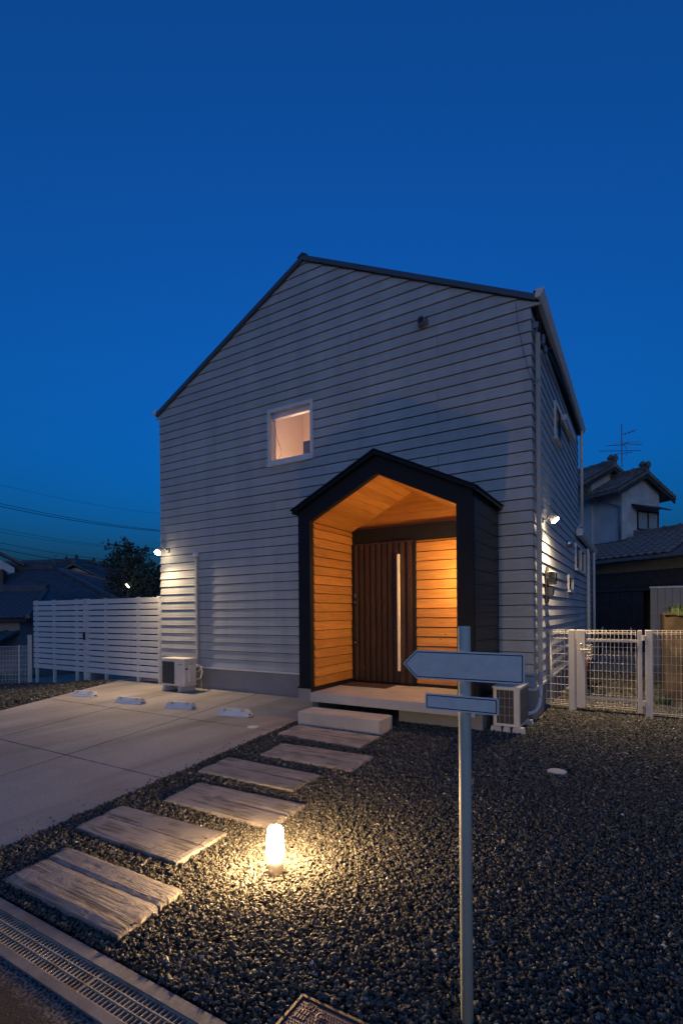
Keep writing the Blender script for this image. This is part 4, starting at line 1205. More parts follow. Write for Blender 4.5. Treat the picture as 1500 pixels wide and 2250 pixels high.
# ------------------------------------------------------------------ air conditioning units
ac = thing('air_conditioner', 'ivory outdoor air conditioning unit by the white slat fence', 'air conditioner', (-6.84, -0.39, 0))
x0, x1, y0, y1 = -7.18, -6.51, -0.56, -0.24
put('casing', MB().bevbox(x0, x1, y0, y1, 0.11, 0.652, 0.012), 'ac_white', ac)
put('top_lid', MB().bevbox(x0 - 0.006, x1 + 0.006, y0 - 0.006, y1 + 0.006, 0.640, 0.664, 0.006), 'ac_white', ac)
fg = put('fan_grille', MB().box(x0 + .03, x0 + .40, y0 - .004, y0 - .0005, 0.15, 0.60), 'ac_dark', ac)
put('grille_frame', MB().box(x0 + .022, x0 + .41, y0 - .014, y0 - .004, 0.60, 0.615).box(x0 + .022, x0 + .41, y0 - .014, y0 - .004, 0.135, 0.15).box(x0 + .018, x0 + .03, y0 - .0145, y0 - .004, 0.135, 0.615).box(x0 + .40, x0 + .412, y0 - .0145, y0 - .004, 0.135, 0.615), 'ac_white', ac)
for i in range(9):
    put('louvre', MB().box(x0 + .045 + i * .040, x0 + .053 + i * .040, y0 - .0125, y0 - .0042, 0.152, 0.598), 'ac_fin', fg)
put('service_cover', MB().bevbox(x1 - 0.004, x1 + 0.03, y0 + .10, y0 + .27, 0.20, 0.55, 0.012), 'ac_white', ac)
put('handle_recess', MB().box(x1 - .001, x1 + .003, y0 + .03, y0 + .085, 0.44, 0.475), 'ac_dark', ac)
put('refrigerant_hose', MB().tube(spline([(x1 + .02, y1 - .06, 0.30), (x1 + .06, y1 - .03, 0.23), (x1 + .07, y1 + .05, 0.26), (x1 + .02, y1 + .14, 0.38), (-6.60, -0.06, 0.44), (-6.69, -0.035, 0.50)]), 0.014, 8).tube(spline([(x1 + .02, y1 - .08, 0.42), (x1 + .06, y1 - .02, 0.39), (x1 + .03, y1 + .12, 0.45), (-6.66, -0.05, 0.49)]), 0.010, 8).tube(spline([(-6.62, -0.04, 0.47), (-6.58, -0.06, 0.30), (-6.55, -0.07, 0.12), (-6.52, -0.10, 0.05)]), 0.008, 6), 'plastic_foot', ac, smooth=True)
lt = put('brand_mark', text_mesh('FUJITSU', 0.042, 'ac_dark', 0.0006), None, ac, loc=(x1 - 0.12, y0 - 0.0012, 0.545))
lt.rotation_euler = (R(90), 0, 0)
for xx in (x0 + 0.06, x1 - 0.16):
    put('foot', MB().prism([(xx, 0.0), (xx + .10, 0.0), (xx + .08, 0.109), (xx + .02, 0.109)], (y0 - 0.03, y1 + 0.03), 'y'), 'plastic_foot', ac)

put('pipe_cover', MB().bevbox(-6.745, -6.665, -0.062, 0.004, 0.50, 2.80, 0.012), 'siding', H)
put('pipe_cover_elbow', MB().lathe([(0.045, 0), (0.06, 0.02), (0.062, 0.07), (0.045, 0.11), (0.02, 0.125)], (-6.705, -0.045, 2.75), 16), 'white_trim', H, smooth=True)
put('pipe_cover_end', MB().bevbox(-6.755, -6.655, -0.072, 0.002, 0.47, 0.50, 0.01), 'white_trim', H)

ac = thing('air_conditioner', 'ivory outdoor air conditioning unit at the house corner beside the porch', 'air conditioner', (-0.20, -0.58, 0))
x0, x1, y0, y1 = -0.375, -0.035, -0.87, -0.29
put('casing', MB().bevbox(x0, x1, y0, y1, 0.075, 0.575, 0.014), 'ac_white', ac)
put('top_lid', MB().bevbox(x0 - .006, x1 + .006, y0 - .006, y1 + .006, 0.562, 0.588, 0.006), 'ac_white', ac)
ig = put('side_inlet', MB().box(x0 + .05, x1 - .075, y0 - .003, y0 - .0004, 0.11, 0.545), 'ac_dark', ac)
for i in range(12): put('louvre', MB().box(x0 + .052, x1 - .077, y0 - .006, y0 - .0032, 0.125 + i * .034, 0.140 + i * .034), 'ac_dark', ig)
gm = MB()
for xx in (x0 + .09, x0 + .155, x0 + .215): gm.tube([(xx, y0 - .014, 0.11), (xx, y0 - .014, 0.548)], 0.0022, 6)
for zz in (0.22, 0.33, 0.44): gm.tube([(x0 + .05, y0 - .012, zz), (x1 - .075, y0 - .012, zz)], 0.0022, 6)
put('guard_wire', gm, 'plastic_foot', ac)
cf = put('coil_back', MB().box(x1 + .0004, x1 + .003, y0 + .03, y1 - .03, 0.10, 0.545), 'ac_dark', ac)
fin = MB()
for i in range(26): fin.box(x1 + .0032, x1 + .008, y0 + .032, y1 - .032, 0.105 + i * .0168, 0.112 + i * .0168)
put('coil_fins', fin, 'ac_fin', cf, kind='stuff')
for yy in (y0 - 0.03, y1 - 0.06):
    ft = MB()
    for xx, w in ((x0 - .03, .15), (x0 + .13, .10), (x0 + .245, .16)):
        ft.prism([(xx, -0.02), (xx + w, -0.02), (xx + w - .015, 0.074), (xx + .015, 0.074)], (yy, yy + .09), 'y')
    ft.box(x0 - .045, x1 + .05, yy - .01, yy + .10, -0.03, 0.004)
    put('foot', ft, 'plastic_foot', ac)

# ------------------------------------------------------------------ wheel stops
st = [((-8.118, -1.92), (-7.589, -1.82), 'pale wheel stop nearest the dark gravel edge of the driveway'), ((-6.702, -1.985), (-6.109, -1.911), 'second pale wheel stop from the dark gravel edge'),
      ((-5.488, -1.90), (-4.985, -1.79), 'pale wheel stop second from the porch step'), ((-4.296, -1.917), (-3.776, -1.79), 'pale wheel stop nearest the porch step')]
for p, q, lab in st:
    v = Vector((q[0] - p[0], q[1] - p[1], 0)); L = v.length; ang = math.atan2(v.y, v.x)
    t = thing('wheel_stop', lab, 'wheel stop', (p[0], p[1], 0.0), ang, 'wheel stops across the driveway')
    pr = [(0.0, 0.001), (0.165, 0.001), (0.165, 0.012), (0.125, 0.10), (0.075, 0.105), (0.0, 0.012)]
    b = MB()
    def stx(y, z): return 0.03 * max(0, (z - 0.012)) / 0.09
    n = len(pr)
    vs = [(stx(*c), c[0], c[1]) for c in pr] + [(L - stx(*c), c[0], c[1]) for c in pr]
    b.add(vs, [tuple(range(n)), tuple(range(2 * n - 1, n - 1, -1))] + [(i, i + n, (i + 1) % n + n, (i + 1) % n) for i in range(n)])
    put('body', b, 'stop', t)
    def onface(x0, x1, f0, f1, name, mat, h):
        a = Vector((0, 0.0, 0.012)); c = Vector((0, 0.075, 0.105)); nrm = Vector((0, -0.78, 0.63)).normalized()
        p0 = a + (c - a) * f0; p1 = a + (c - a) * f1
        vs = [(x0, *p0.yz), (x1, *p0.yz), (x1, *p1.yz), (x0, *p1.yz)]
        vs = [tuple(Vector(w) - nrm * 0.002) for w in vs] + [tuple(Vector(w) + nrm * h) for w in vs]
        put(name, MB().add(vs, [(0, 1, 2, 3), (7, 6, 5, 4), (0, 4, 5, 1), (1, 5, 6, 2), (2, 6, 7, 3), (3, 7, 4, 0)]), mat, t)
    onface(0.09, 0.145, 0.62, 0.98, 'reflector', 'reflector', 0.006)
    onface(L - 0.145, L - 0.09, 0.62, 0.98, 'reflector', 'reflector', 0.006)
    onface(0.20, L - 0.20, 0.42, 0.47, 'rib', 'stop', 0.004); onface(0.20, 0.21, 0.20, 0.42, 'rib', 'stop', 0.004)
    put('end_slot', MB().box(L - .012, L + .001, 0.05, 0.11, 0.02, 0.035), 'cable', t)

# ------------------------------------------------------------------ white slat fence on the left
def slat_fence(x0, x1, posts, label, latch=False):
    t = thing('slat_fence', label, 'fence', ((x0 + x1) / 2, 0.02, -0.1))
    zt, zb, n = 1.944, 0.12, 13
    pt = (zt - zb + 0.03) / n
    me = MB().bevbox(0, x1 - x0, -0.011, 0.011, 0, pt - 0.030, 0.003).mesh('slat', 'fence_white')
    for i in range(n): put('slat', me, None, t, loc=(x0, 0.0, zb + i * pt))
    for x in posts:
        put('post', MB().bevbox(x - 0.035, x + 0.035, 0.0125, 0.075, gz(x, 0) - 0.12, zt + 0.006, 0.004), 'fence_white', t)
        put('post_cap', MB().bevbox(x - 0.04, x + 0.04, 0.008, 0.08, zt + 0.007, zt + 0.02, 0.004), 'white_trim', t)
    return t


f1 = slat_fence(-13.06, -10.715, (-12.985, -12.135, -11.105, -10.76), 'white slat fence section standing next to the low wire mesh fence')
f2 = slat_fence(-10.665, -7.93, (-10.62, -9.895, -8.69, -7.965), 'white slat fence section joined to the grey house corner')
put('stile', MB().box(-10.711, -10.669, -0.016, 0.05, -0.1, 1.80), 'fence_white', f2)
put('latch', MB().bevbox(-10.725, -10.655, -0.04, -0.017, 0.93, 1.13, 0.006).tube([(-10.69, -0.04, 1.04), (-10.69, -0.075, 1.04), (-10.63, -0.075, 1.04)], 0.011, 8), 'cable', f2)


# ------------------------------------------------------------------ wire mesh fence and gate on the right
def mesh_wires(x0, x1, z0, z1, y, pitch=0.0555):
    m = MB(); r = 0.0033
    n = max(1, round((x1 - x0) / pitch))
    for i in range(n + 1):
        x = x0 + (x1 - x0) * i / n
        m.tube([(x, y - 0.028, z1 - 0.028), (x, y - 0.014, z1 - 0.002), (x, y, z1 - 0.028), (x, y, z0 + 0.028), (x, y - 0.014, z0 + 0.002), (x, y - 0.028, z0 + 0.028)], r, 5)
    zs = [(y - .014, z1), (y - .030, z1 - .03), (y + .004, z1 - .052), (y - .014, z0), (y - .030, z0 + .03), (y + .004, z0 + .052)]
    k = int((z1 - z0 - 0.2) / 0.122)
    for i in range(k + 1): zs.append((y + .004, z1 - 0.13 - i * 0.122))
    for yy, zz in zs: m.tube([(x0 - .006, yy, zz), (x1 + .006, yy, zz)], r * 1.1, 5)
    return m


GY = 1.08
t = thing('wire_fence', 'narrow wire mesh fence panel between house wall and gate', 'fence', (0.17, GY, 0))
put('wire_mesh', mesh_wires(-0.005, 0.318, 0.075, 1.262, GY), 'wire', t, kind='stuff')
put('post', MB().tube([(0.06, GY + 0.02, -0.1), (0.06, GY + 0.02, 1.27)], 0.017, 10), 'wire', t, smooth=True)
put('post', MB().bevbox(0.328, 0.412, GY - 0.03, GY + 0.05, -0.1, 1.267, 0.004).box(0.4125, 0.432, GY + 0.0, GY + 0.045, -0.05, 1.262), 'gate_post', t)
put('clip', MB().box(0.285, 0.327, GY - .012, GY + .012, 0.33, 0.36).box(0.285, 0.327, GY - .012, GY + .012, 1.0, 1.03), 'wire', t)
g = thing('mesh_gate', 'ivory wire mesh gate with lever handle and wide lock stile', 'gate', (0.88, GY, 0))
put('stile', MB().bevbox(0.438, 0.560, GY - 0.03, GY + 0.025, 0.06, 1.268, 0.004), 'gate_post', g)
put('stile', MB().bevbox(1.259, 1.317, GY - 0.03, GY + 0.025, 0.045, 1.268, 0.004), 'gate_post', g)
put('rail', MB().box(0.5605, 1.2585, GY + .002, GY + .024, 1.085, 1.125), 'gate_post', g)
put('rail', MB().box(0.5605, 1.2585, GY + .002, GY + .024, 0.205, 0.245), 'gate_post', g)
put('wire_mesh', mesh_wires(0.575, 1.236, 0.085, 1.262, GY - 0.012), 'wire', g, kind='stuff')
lv = put('lever_handle', MB().tube([(0.507, GY - .031, 0.965), (0.507, GY - .085, 0.965), (0.53, GY - .095, 0.967), (0.645, GY - .095, 0.972)], 0.0095, 10), 'brass', g, smooth=True)
kn = MB().lathe([(0.018, 0), (0.018, 0.006), (0.012, 0.012), (0.019, 0.026), (0.016, 0.036), (0.006, 0.040)], (0, 0, 0), 16)
ko = put('lock_knob', kn, 'steel', g, smooth=True, loc=(0.508, GY - 0.030, 1.045)); ko.data.transform(Matrix.Translation(rootloc(g))); ko.data.transform(Matrix.Rotation(R(90), 4, 'X'))
for zz in (0.16, 1.12): put('hinge', MB().bevbox(1.3175, 1.3555, GY - .035, GY - .005, zz, zz + 0.075, 0.004), 'gate_post', g)
t = thing('wire_fence', 'long wire mesh fence panel beyond the gate before the stained retaining wall', 'fence', (2.2, GY, 0))
put('post', MB().bevbox(1.356, 1.448, GY - 0.03, GY + 0.055, -0.1, 1.272, 0.004), 'gate_post', t)
put('wire_mesh', mesh_wires(1.456, 3.40, 0.035, 1.270, GY), 'wire', t, kind='stuff')
put('post', MB().tube([(3.3, GY + 0.02, -0.1), (3.3, GY + 0.02, 1.27)], 0.017, 10), 'wire', t, smooth=True)
put('clip', MB().box(1.4485, 1.49, GY - .014, GY - .006, 1.10, 1.135).box(1.4485, 1.49, GY - .014, GY - .006, 0.24, 0.275), 'steel', t)

# electricity meter
t = thing('electricity_meter', 'dark electricity meter boxes on the side wall below the spotlight', 'meter', (0.02, 1.1, 1.80))
put('back_board', MB().box(0.004, 0.022, 0.98, 1.22, 1.70, 2.27), 'dark_wood', t)
put('meter_case', MB().bevbox(0.0225, 0.145, 1.0, 1.2, 1.99, 2.20, 0.02), 'meter', t)
put('meter_window', MB().box(0.146, 0.150, 1.02, 1.18, 2.05, 2.17).bevbox(0.05, 0.14, 0.992, 0.999, 2.02, 2.19, 0.01), 'glass', t)
put('breaker_case', MB().prism([(0.0225, 1.80), (0.10, 1.82), (0.115, 1.93), (0.0225, 1.95)], (1.02, 1.19), 'y'), 'meter', t)
put('band', MB().box(0.023, 0.147, 0.9985, 1.2015, 2.095, 2.105), 'steel', t)

# bicycle leaning along the side wall behind the gate
bk = thing('bicycle', 'bicycle parked behind the gate along the side wall', 'bicycle', (0.42, 3.0, -0.02))
for yy in (2.45, 3.52):
    ring = [(0.42, yy + 0.30 * math.cos(a), 0.32 + 0.30 * math.sin(a)) for a in np.linspace(0, 2 * math.pi, 25)]
    w = put('wheel', MB().tube([(0.41, yy, 0.32), (0.43, yy, 0.32)], 0.03, 10), 'steel', bk)
    put('tyre', MB().tube(ring, 0.018, 6, False), 'rubber', w, smooth=True)
    sp = MB()
    for k in range(12):
        a = k * math.pi / 6; sp.tube([(0.42, yy, 0.32), (0.42, yy + 0.285 * math.cos(a), 0.32 + 0.285 * math.sin(a))], 0.002, 4)
    put('spokes', sp, 'steel', w)
fr = MB()
for a, b in (((0.42, 2.45, .32), (0.42, 2.60, .85)), ((0.42, 2.58, .80), (0.42, 3.10, .34)), ((0.42, 3.10, .34), (0.42, 3.25, .88)), ((0.42, 3.10, .34), (0.42, 3.52, .32)), ((0.42, 3.52, .32), (0.42, 3.2, .72)), ((0.42, 2.6, .72), (0.42, 3.12, .40))): fr.tube([a, b], 0.016, 8)
put('frame', fr, 'red_frame', bk, smooth=True)
put('handlebar', MB().tube([(0.42, 2.60, .85), (0.42, 2.62, .98), (0.40, 2.60, 1.0)], 0.013, 8).tube([(0.20, 2.78, .95), (0.30, 2.62, 1.0), (0.54, 2.62, 1.0), (0.62, 2.78, .95)], 0.012, 8), 'grey_metal', bk, smooth=True)
put('saddle', MB().add([(0.36, 3.36, .92), (0.48, 3.36, .92), (0.45, 3.12, .90), (0.39, 3.12, .90), (0.37, 3.36, .87), (0.47, 3.36, .87), (0.44, 3.13, .87), (0.40, 3.13, .87)], [(0, 1, 2, 3), (7, 6, 5, 4), (0, 4, 5, 1), (1, 5, 6, 2), (2, 6, 7, 3), (3, 7, 4, 0)]), 'rubber', bk)
bs = MB()
for z in np.linspace(0.72, 0.95, 5): bs.tube([(0.28, 2.20, z), (0.56, 2.20, z), (0.56, 2.48, z), (0.28, 2.48, z), (0.28, 2.20, z)], 0.004, 4)
for x in np.linspace(0.28, 0.56, 7):
    for y in (2.20, 2.48): bs.tube([(x, y, .72), (x, y, .95)], 0.003, 4)
put('basket', bs, 'grey_metal', bk)

# ------------------------------------------------------------------ retaining wall, sheet wall on the right
m = MB()
nxw, nzw = 16, 12
for j in range(nzw + 1):
    for i in range(nxw + 1):
        x = 1.66 + 2.6 * i / nxw; z = -0.15 + 1.63 * j / nzw
        m.v.append((x, 2.55 + 0.03 * noise.noise(Vector((x * 3, z * 3, 1))), z))
for j in range(nzw):
    for i in range(nxw): a = j * (nxw + 1) + i; m.f.append((a, a + 1, a + nxw + 2, a + nxw + 1))
m.box(1.66, 4.26, 2.585, 5.0, -0.15, 1.475)
rw = solo('retaining_wall', m, 'mossy', 'brown stained retaining wall with green plants on top', 'wall', base=(2.9, 3.5, -0.1))
put('coping', MB().bevbox(1.63, 4.28, 2.50, 2.66, 1.482, 1.52, 0.006), 'mossy', rw)


def tuft(label, c, n, rad, h, name='grass_clump', mat='grassleaf', wid=0.012):
    m = MB()
    for i in range(n):
        a = random.uniform(0, 6.283); r_ = rad * math.sqrt(random.random()); b = Vector((c[0] + r_ * math.cos(a), c[1] + r_ * math.sin(a), c[2]))
        d = Vector((math.cos(a), math.sin(a), 0)) * random.uniform(.1, .6); hh = h * random.uniform(.5, 1)
        s = Vector((-math.sin(a), math.cos(a), 0)) * wid
        p1 = b + d * hh * 0.4 + Vector((0, 0, hh * .7)); p2 = b + d * hh + Vector((0, 0, hh * random.uniform(.6, 1)))
        m.add([b - s, b + s, p1 + s * .8, p1 - s * .8, p2], [(0, 1, 2, 3), (3, 2, 4)])
    return solo(name, m, mat, label, 'plant', base=c, smooth=False)


tuft('low green plant clump growing on the retaining wall edge', (1.95, 2.75, 1.47), 260, 0.28, 0.24)
tuft('taller green plant mass behind the retaining wall edge', (2.5, 2.9, 1.47), 420, 0.42, 0.36)
tuft('small weed growing at the foot of the retaining wall', (1.62, 2.3, -0.02), 60, 0.12, 0.22)

shw = thing('sheet_wall', 'grey ribbed metal sheet wall with a pale top cap', 'wall', (2.6, 9.4, -0.05))
for i in range(12):
    x = 1.56 + i * 0.18
    put('sheet_panel', MB().prism([(x, 9.36), (x + .172, 9.36), (x + .178, 9.385), (x + .178, 9.40), (x, 9.40)], (-0.06, 2.19), 'z'), 'sheet', shw)
put('cap', MB().box(1.54, 3.74, 9.33, 9.43, 2.191, 2.235), 'white_wall', shw)


# ------------------------------------------------------------------ Japanese roofs
def tile_mesh(w, l, mat):
    """one wavy pantile, width along x, running down -y"""
    m = MB(); n = 6; t_ = 0.022
    def zz(u): return 0.030 * math.sin(u * 2 * math.pi) + 0.012
    for j, (y, dz) in enumerate(((0, 0.035), (-l, 0.055))):
        for i in range(n + 1): m.v.append((w * i / n, y, zz(i / n) * (1.0 if j else 0.9) + dz))
    for i in range(n): m.f.append((i, i + n + 1, i + n + 2, i + 1))
    b = len(m.v)
    for i in range(n + 1): m.v.append((w * i / n, -l, zz(i / n) + 0.055 - t_))
    for i in range(n): m.f.append((n + 1 + i, b + i, b + i + 1, n + 2 + i))
    return m.mesh('roof_tile', mat, fix=False)


def slope_ribs(m, p0, p1, q0, q1, pitch=0.27, h=0.05):
    """tile columns as raised ribs between an eave line p0-p1 and a ridge line q0-q1 (hips allowed), plus course steps"""
    p0, p1, q0, q1 = map(Vector, (p0, p1, q0, q1))
    nrm = (p1 - p0).cross(q0 - p0).normalized()
    if nrm.z < 0: nrm = -nrm
    ex = (p1 - p0); L = ex.length; ex = ex / L
    n = max(2, int(L / pitch))
    qa, qb = (q0 - p0).dot(ex), (q1 - p0).dot(ex)
    up = (q0 - p0) - ex * qa
    for i in range(n):
        s0 = L * i / n; s1 = L * (i + 0.55) / n; sm = (s0 + s1) / 2
        if sm < qa: f = sm / qa
        elif sm > qb: f = (L - sm) / max(1e-6, (L - qb))
        else: f = 1.0
        f = min(1.0, max(0.03, f))
        a, b, c = p0 + ex * s0, p0 + ex * s1, p0 + ex * sm
        m.add([a, b, b + up * f, a + up * f, c + nrm * h, c + nrm * h + up * f], [(0, 4, 5, 3), (4, 1, 2, 5), (0, 1, 4)])
    rows = max(2, int(up.length / 0.24))
    for j in range(rows):
        f = j / rows; f2 = (j + 1) / rows
        a = p0 + up * f + ex * qa * f; b = p1 + up * f - ex * (L - qb) * f
        c = p1 + up * f2 - ex * (L - qb) * f2; d = p0 + up * f2 + ex * qa * f2
        m.add([a + nrm * 0.025, b + nrm * 0.025, c, d, a, b], [(0, 1, 2, 3), (4, 5, 1, 0)])


def ridge(m, a, b, r=0.13, knob=True):
    a, b = Vector(a), Vector(b); d = (b - a).normalized(); s = d.cross(Vector((0, 0, 1))).normalized()
    z = Vector((0, 0, 1))
    pr = [(-r, -0.03), (r, -0.03), (r * .9, r * 1.2), (r * .55, r * 1.75), (-r * .55, r * 1.75), (-r * .9, r * 1.2)]
    vs = [a + s * x + z * y for x, y in pr] + [b + s * x + z * y for x, y in pr]
    n = 6
    m.add(vs, [tuple(range(n)), tuple(range(2 * n - 1, n - 1, -1))] + [(i, i + n, (i + 1) % n + n, (i + 1) % n) for i in range(n)])
    if knob:
        L = (b - a).length; k = max(2, int(L / 0.55))
        for i in range(k + 1):
            c = a + d * (L * i / k) + z * r * 1.75
            m.tube([c - d * .06, c - d * .03, c + d * .03, c + d * .06], [.02, .055, .055, .02], 7)


def hip_house(name, label, loc, rot, L, Dp, ze, zr, ov=0.6, hipf=0.9, wall='white_wall', tile='tile', base=-1.6, warm=False, gable=None, group='old tiled houses beyond the fence'):
    """house with a hipped tile roof, ridge along local x, eaves at ze, ridge at zr (heights above world zero, loc z = 0)"""
    t = thing(name, label, 'house', (loc[0], loc[1], 0), rot, group)
    x0, x1, y0, y1 = -L / 2, L / 2, -Dp / 2, Dp / 2
    put('wall', MB().box(x0 + ov, x1 - ov, y0 + ov, y1 - ov, base, ze + 0.02), wall, t)
    hx = (x1 - x0) / 2 - (Dp / 2) * hipf
    m = MB()
    A, B, C_, D2 = (x0, y0, ze), (x1, y0, ze), (x1, y1, ze), (x0, y1, ze); r0, r1 = (-hx, 0, zr), (hx, 0, zr)
    m.add([A, B, C_, D2, r0, r1], [(0, 1, 5, 4), (1, 2, 5), (2, 3, 4, 5), (3, 0, 4)])
    m.add([(x0, y0, ze - .10), (x1, y0, ze - .10), (x1, y1, ze - .10), (x0, y1, ze - .10), A, B, C_, D2], [(0, 1, 2, 3), (0, 1, 5, 4), (1, 2, 6, 5), (2, 3, 7, 6), (3, 0, 4, 7)])
    ro = put('roof', m.mesh('roof', tile, fix=False), None, t)
    m = MB(); slope_ribs(m, A, B, r0, r1); slope_ribs(m, B, C_, r1, r1); slope_ribs(m, D2, A, r0, r0)
    put('roof_tiles', m.mesh('roof_tiles', tile, fix=False), None, ro, kind='stuff')
    m = MB(); ridge(m, r0, r1, 0.16)
    for c, e in ((A, r0), (B, r1), (C_, r1), (D2, r0)): ridge(m, Vector(c) + Vector((0, 0, .02)), e, 0.10, False)
    for e in (r0, r1): m.prism([(e[0] - .22, zr + .1), (e[0] + .22, zr + .1), (e[0] + .12, zr + .42), (e[0], zr + .62), (e[0] - .12, zr + .42)], (-0.08, 0.08), 'y')
    put('ridge_tiles', m, tile, ro)
    return t, ro


def yaw_of(p, q):
    return math.atan2(q.y - p.y, q.x - p.x)


# nearest neighbour on the left: single pantiles, plaster band, blue-green sheet canopy
pl, pr_ = at(-190, 1300, 24.5), at(104, 1298, 24.0)
rot = yaw_of(pl, pr_); L = (pr_ - pl).length
t = thing('house', 'low tile roofed house with blue green sheet canopy behind wire fence', 'house', (pl.x, pl.y, 0), rot)
zr, ze, dp = 2.72, 1.42, 2.6
m = MB().add([(0, 0, zr), (L, 0, zr), (L + .9, -dp, ze), (0, -dp, ze), (0, dp, ze), (L + .9, dp, ze)], [(0, 3, 2, 1), (0, 1, 5, 4), (1, 2, 5)])
ro = put('roof', m.mesh('roof', 'tile', fix=False), None, t)
tl = math.hypot(dp, zr - ze); nrow = 11; ncol = 24; tw = 0.29
tm = tile_mesh(tw, tl / nrow + 0.03, 'tile')
for c in range(ncol):
    for r_ in range(nrow):
        x = L + 0.75 - (c + 1) * tw
        f = r_ / nrow
        if x + tw > L + 0.9 * f + 0.1: continue
        o = put('roof_tile', tm, None, ro, loc=(x, -dp * f, zr - (zr - ze) * f))
        o.rotation_euler = (math.atan2(zr - ze, dp), 0, 0)
m = MB(); ridge(m, (0, 0, zr), (L + .05, 0, zr), 0.17)
ridge(m, (L, 0, zr), (L + .9, -dp, ze + .03), 0.09, False)
put('ridge_tiles', m, 'tile', ro)
put('eave_board', MB().box(0, L + .8, -dp + .02, -dp + .06, ze - .13, ze - .02), 'dark_wood', t)
put('wall', MB().box(0, L + .2, -dp + .45, dp - .45, -1.7, ze + .1), 'pink_wall', t)
cn = put('canopy', MB().add([(0, -dp + .35, 0.88), (L + .3, -dp + .35, 0.88), (L + .3, -dp - 1.5, 0.36), (0, -dp - 1.5, 0.36), (0, -dp + .35, 0.84), (L + .3, -dp + .35, 0.84), (L + .3, -dp - 1.5, 0.30), (0, -dp - 1.5, 0.30)],
                            [(0, 1, 2, 3), (7, 6, 5, 4), (0, 4, 5, 1), (1, 5, 6, 2), (2, 6, 7, 3), (3, 7, 4, 0)]), 'blue_roof', t)
for i in range(12):
    x = L + .25 - i * 0.55
    put('rib', MB().add([(x - .03, -dp + .34, 0.882), (x + .03, -dp + .34, 0.882), (x + .03, -dp - 1.5, 0.362), (x - .03, -dp - 1.5, 0.362), (x, -dp + .34, 0.94), (x, -dp - 1.5, 0.42)], [(0, 4, 5, 3), (4, 1, 2, 5), (3, 5, 2), (0, 1, 4)]), 'blue_roof', cn)
put('canopy_edge', MB().box(0, L + .3, -dp - 1.54, -dp - 1.501, 0.20, 0.40), 'dark_wood', t)
for x in (L + .2, L - 3.0, L - 6.0): put('canopy_post', MB().box(x - .05, x + .05, -dp - 1.45, -dp - 1.35, -1.7, 0.31), 'dark_wood', t)

# further roofs stepping back
def far_house(pxl, pxr, pyr, d0, d1, Dp, drop, label, **kw):
    a, b = at(pxl, pyr, d0), at(pxr, pyr, d1)
    rot = yaw_of(a, b); c = (a + b) / 2; zr = c.z
    hx = Vector((b.x - a.x, b.y - a.y)).length
    hf = kw.pop('hf', 0.9)
    return hip_house('house', label, (c.x, c.y), rot, hx + Dp * hf, Dp, zr - drop, zr, hipf=hf, **kw)


t, ro = far_house(-260, 122, 1256, 34, 31, 9.0, 2.3, 'broad dark hip roofed house with a warm lit strip under its eave', wall='dark_wood', hf=1.75)
lw = MB().box(-1.6, 2.9, -3.96, -3.90, 0.9, 1.22)
put('lit_strip', lw, 'e_warmwin', t)
a, b = at(-30, 1240, 44), at(166, 1240, 42)
t, ro = far_house(-60, 168, 1239, 46, 43, 9.5, 2.1, 'dark tiled house with a small white plastered dormer gable', wall='dark_wood')
gx = None
dg = at(166, 1255, 39.0)
t2 = thing('house', 'small gabled tiled house showing a white triangular gable wall', 'house', (dg.x, dg.y, 0), YAW + R(12), 'old tiled houses beyond the fence')
zr = at(166, 1243, 39).z; ze = at(166, 1268, 39).z
put('wall', MB().prism([(-1.5, -1.6), (1.5, -1.6), (1.5, ze), (0, zr - .12), (-1.5, ze)], (0, 4), 'y'), 'white_wall', t2)
gro = put('roof', MB().prism([(-2.2, ze - .25), (0, zr), (0, zr + .14), (-2.2, ze - .11)], (-0.6, 4.2), 'y').prism([(2.2, ze - .25), (0, zr), (0, zr + .14), (2.2, ze - .11)], (-0.6, 4.2), 'y'), 'tile', t2)
m = MB(); slope_ribs(m, (2.2, -0.6, ze - .10), (2.2, 4.2, ze - .10), (0, -.6, zr + .15), (0, 4.2, zr + .15)); slope_ribs(m, (-2.2, 4.2, ze - .10), (-2.2, -.6, ze - .10), (0, 4.2, zr + .15), (0, -.6, zr + .15))
put('roof_tiles', m.mesh('roof_tiles', 'tile', fix=False), None, gro, kind='stuff')
m = MB(); ridge(m, (0, -.6, zr + .12), (0, 4.2, zr + .12), 0.15); put('ridge_tiles', m, 'tile', gro)
put('skirt_roof', MB().add([(-2.6, -.02, ze - .05), (2.6, -.02, ze - .05), (4.6, -2.6, ze - 1.0), (-3.8, -2.6, ze - 1.0), (-3.8, -2.6, ze - 1.1), (4.6, -2.6, ze - 1.1)], [(0, 3, 2, 1), (3, 4, 5, 2)]), 'tile', t2)
far_house(146, 206, 1234, 58, 60, 11.0, 2.4, 'temple like house with upright ridge end ornaments', wall='dark_wood')
far_house(212, 262, 1268, 44, 42, 6.0, 1.4, 'small tiled roof half hidden by the dark tree', wall='dark_wood')
m0 = at(228, 1292, 36)
t = thing('shed', 'low shed with a pale sheet metal roof edge below the tree', 'shed', (m0.x, m0.y, 0), YAW, None)
put('wall', MB().box(-2.2, 1.2, 0.1, 2.5, -1.7, m0.z - .3), 'pink_wall', t)
put('roof', MB().add([(-2.6, 0, m0.z + .35), (1.4, 0, m0.z - .15), (1.4, 2.6, m0.z + .1), (-2.6, 2.6, m0.z + .6), (-2.6, 0, m0.z + .25), (1.4, 0, m0.z - .25)], [(0, 1, 2, 3), (4, 5, 1, 0)]), 'sheet', t)
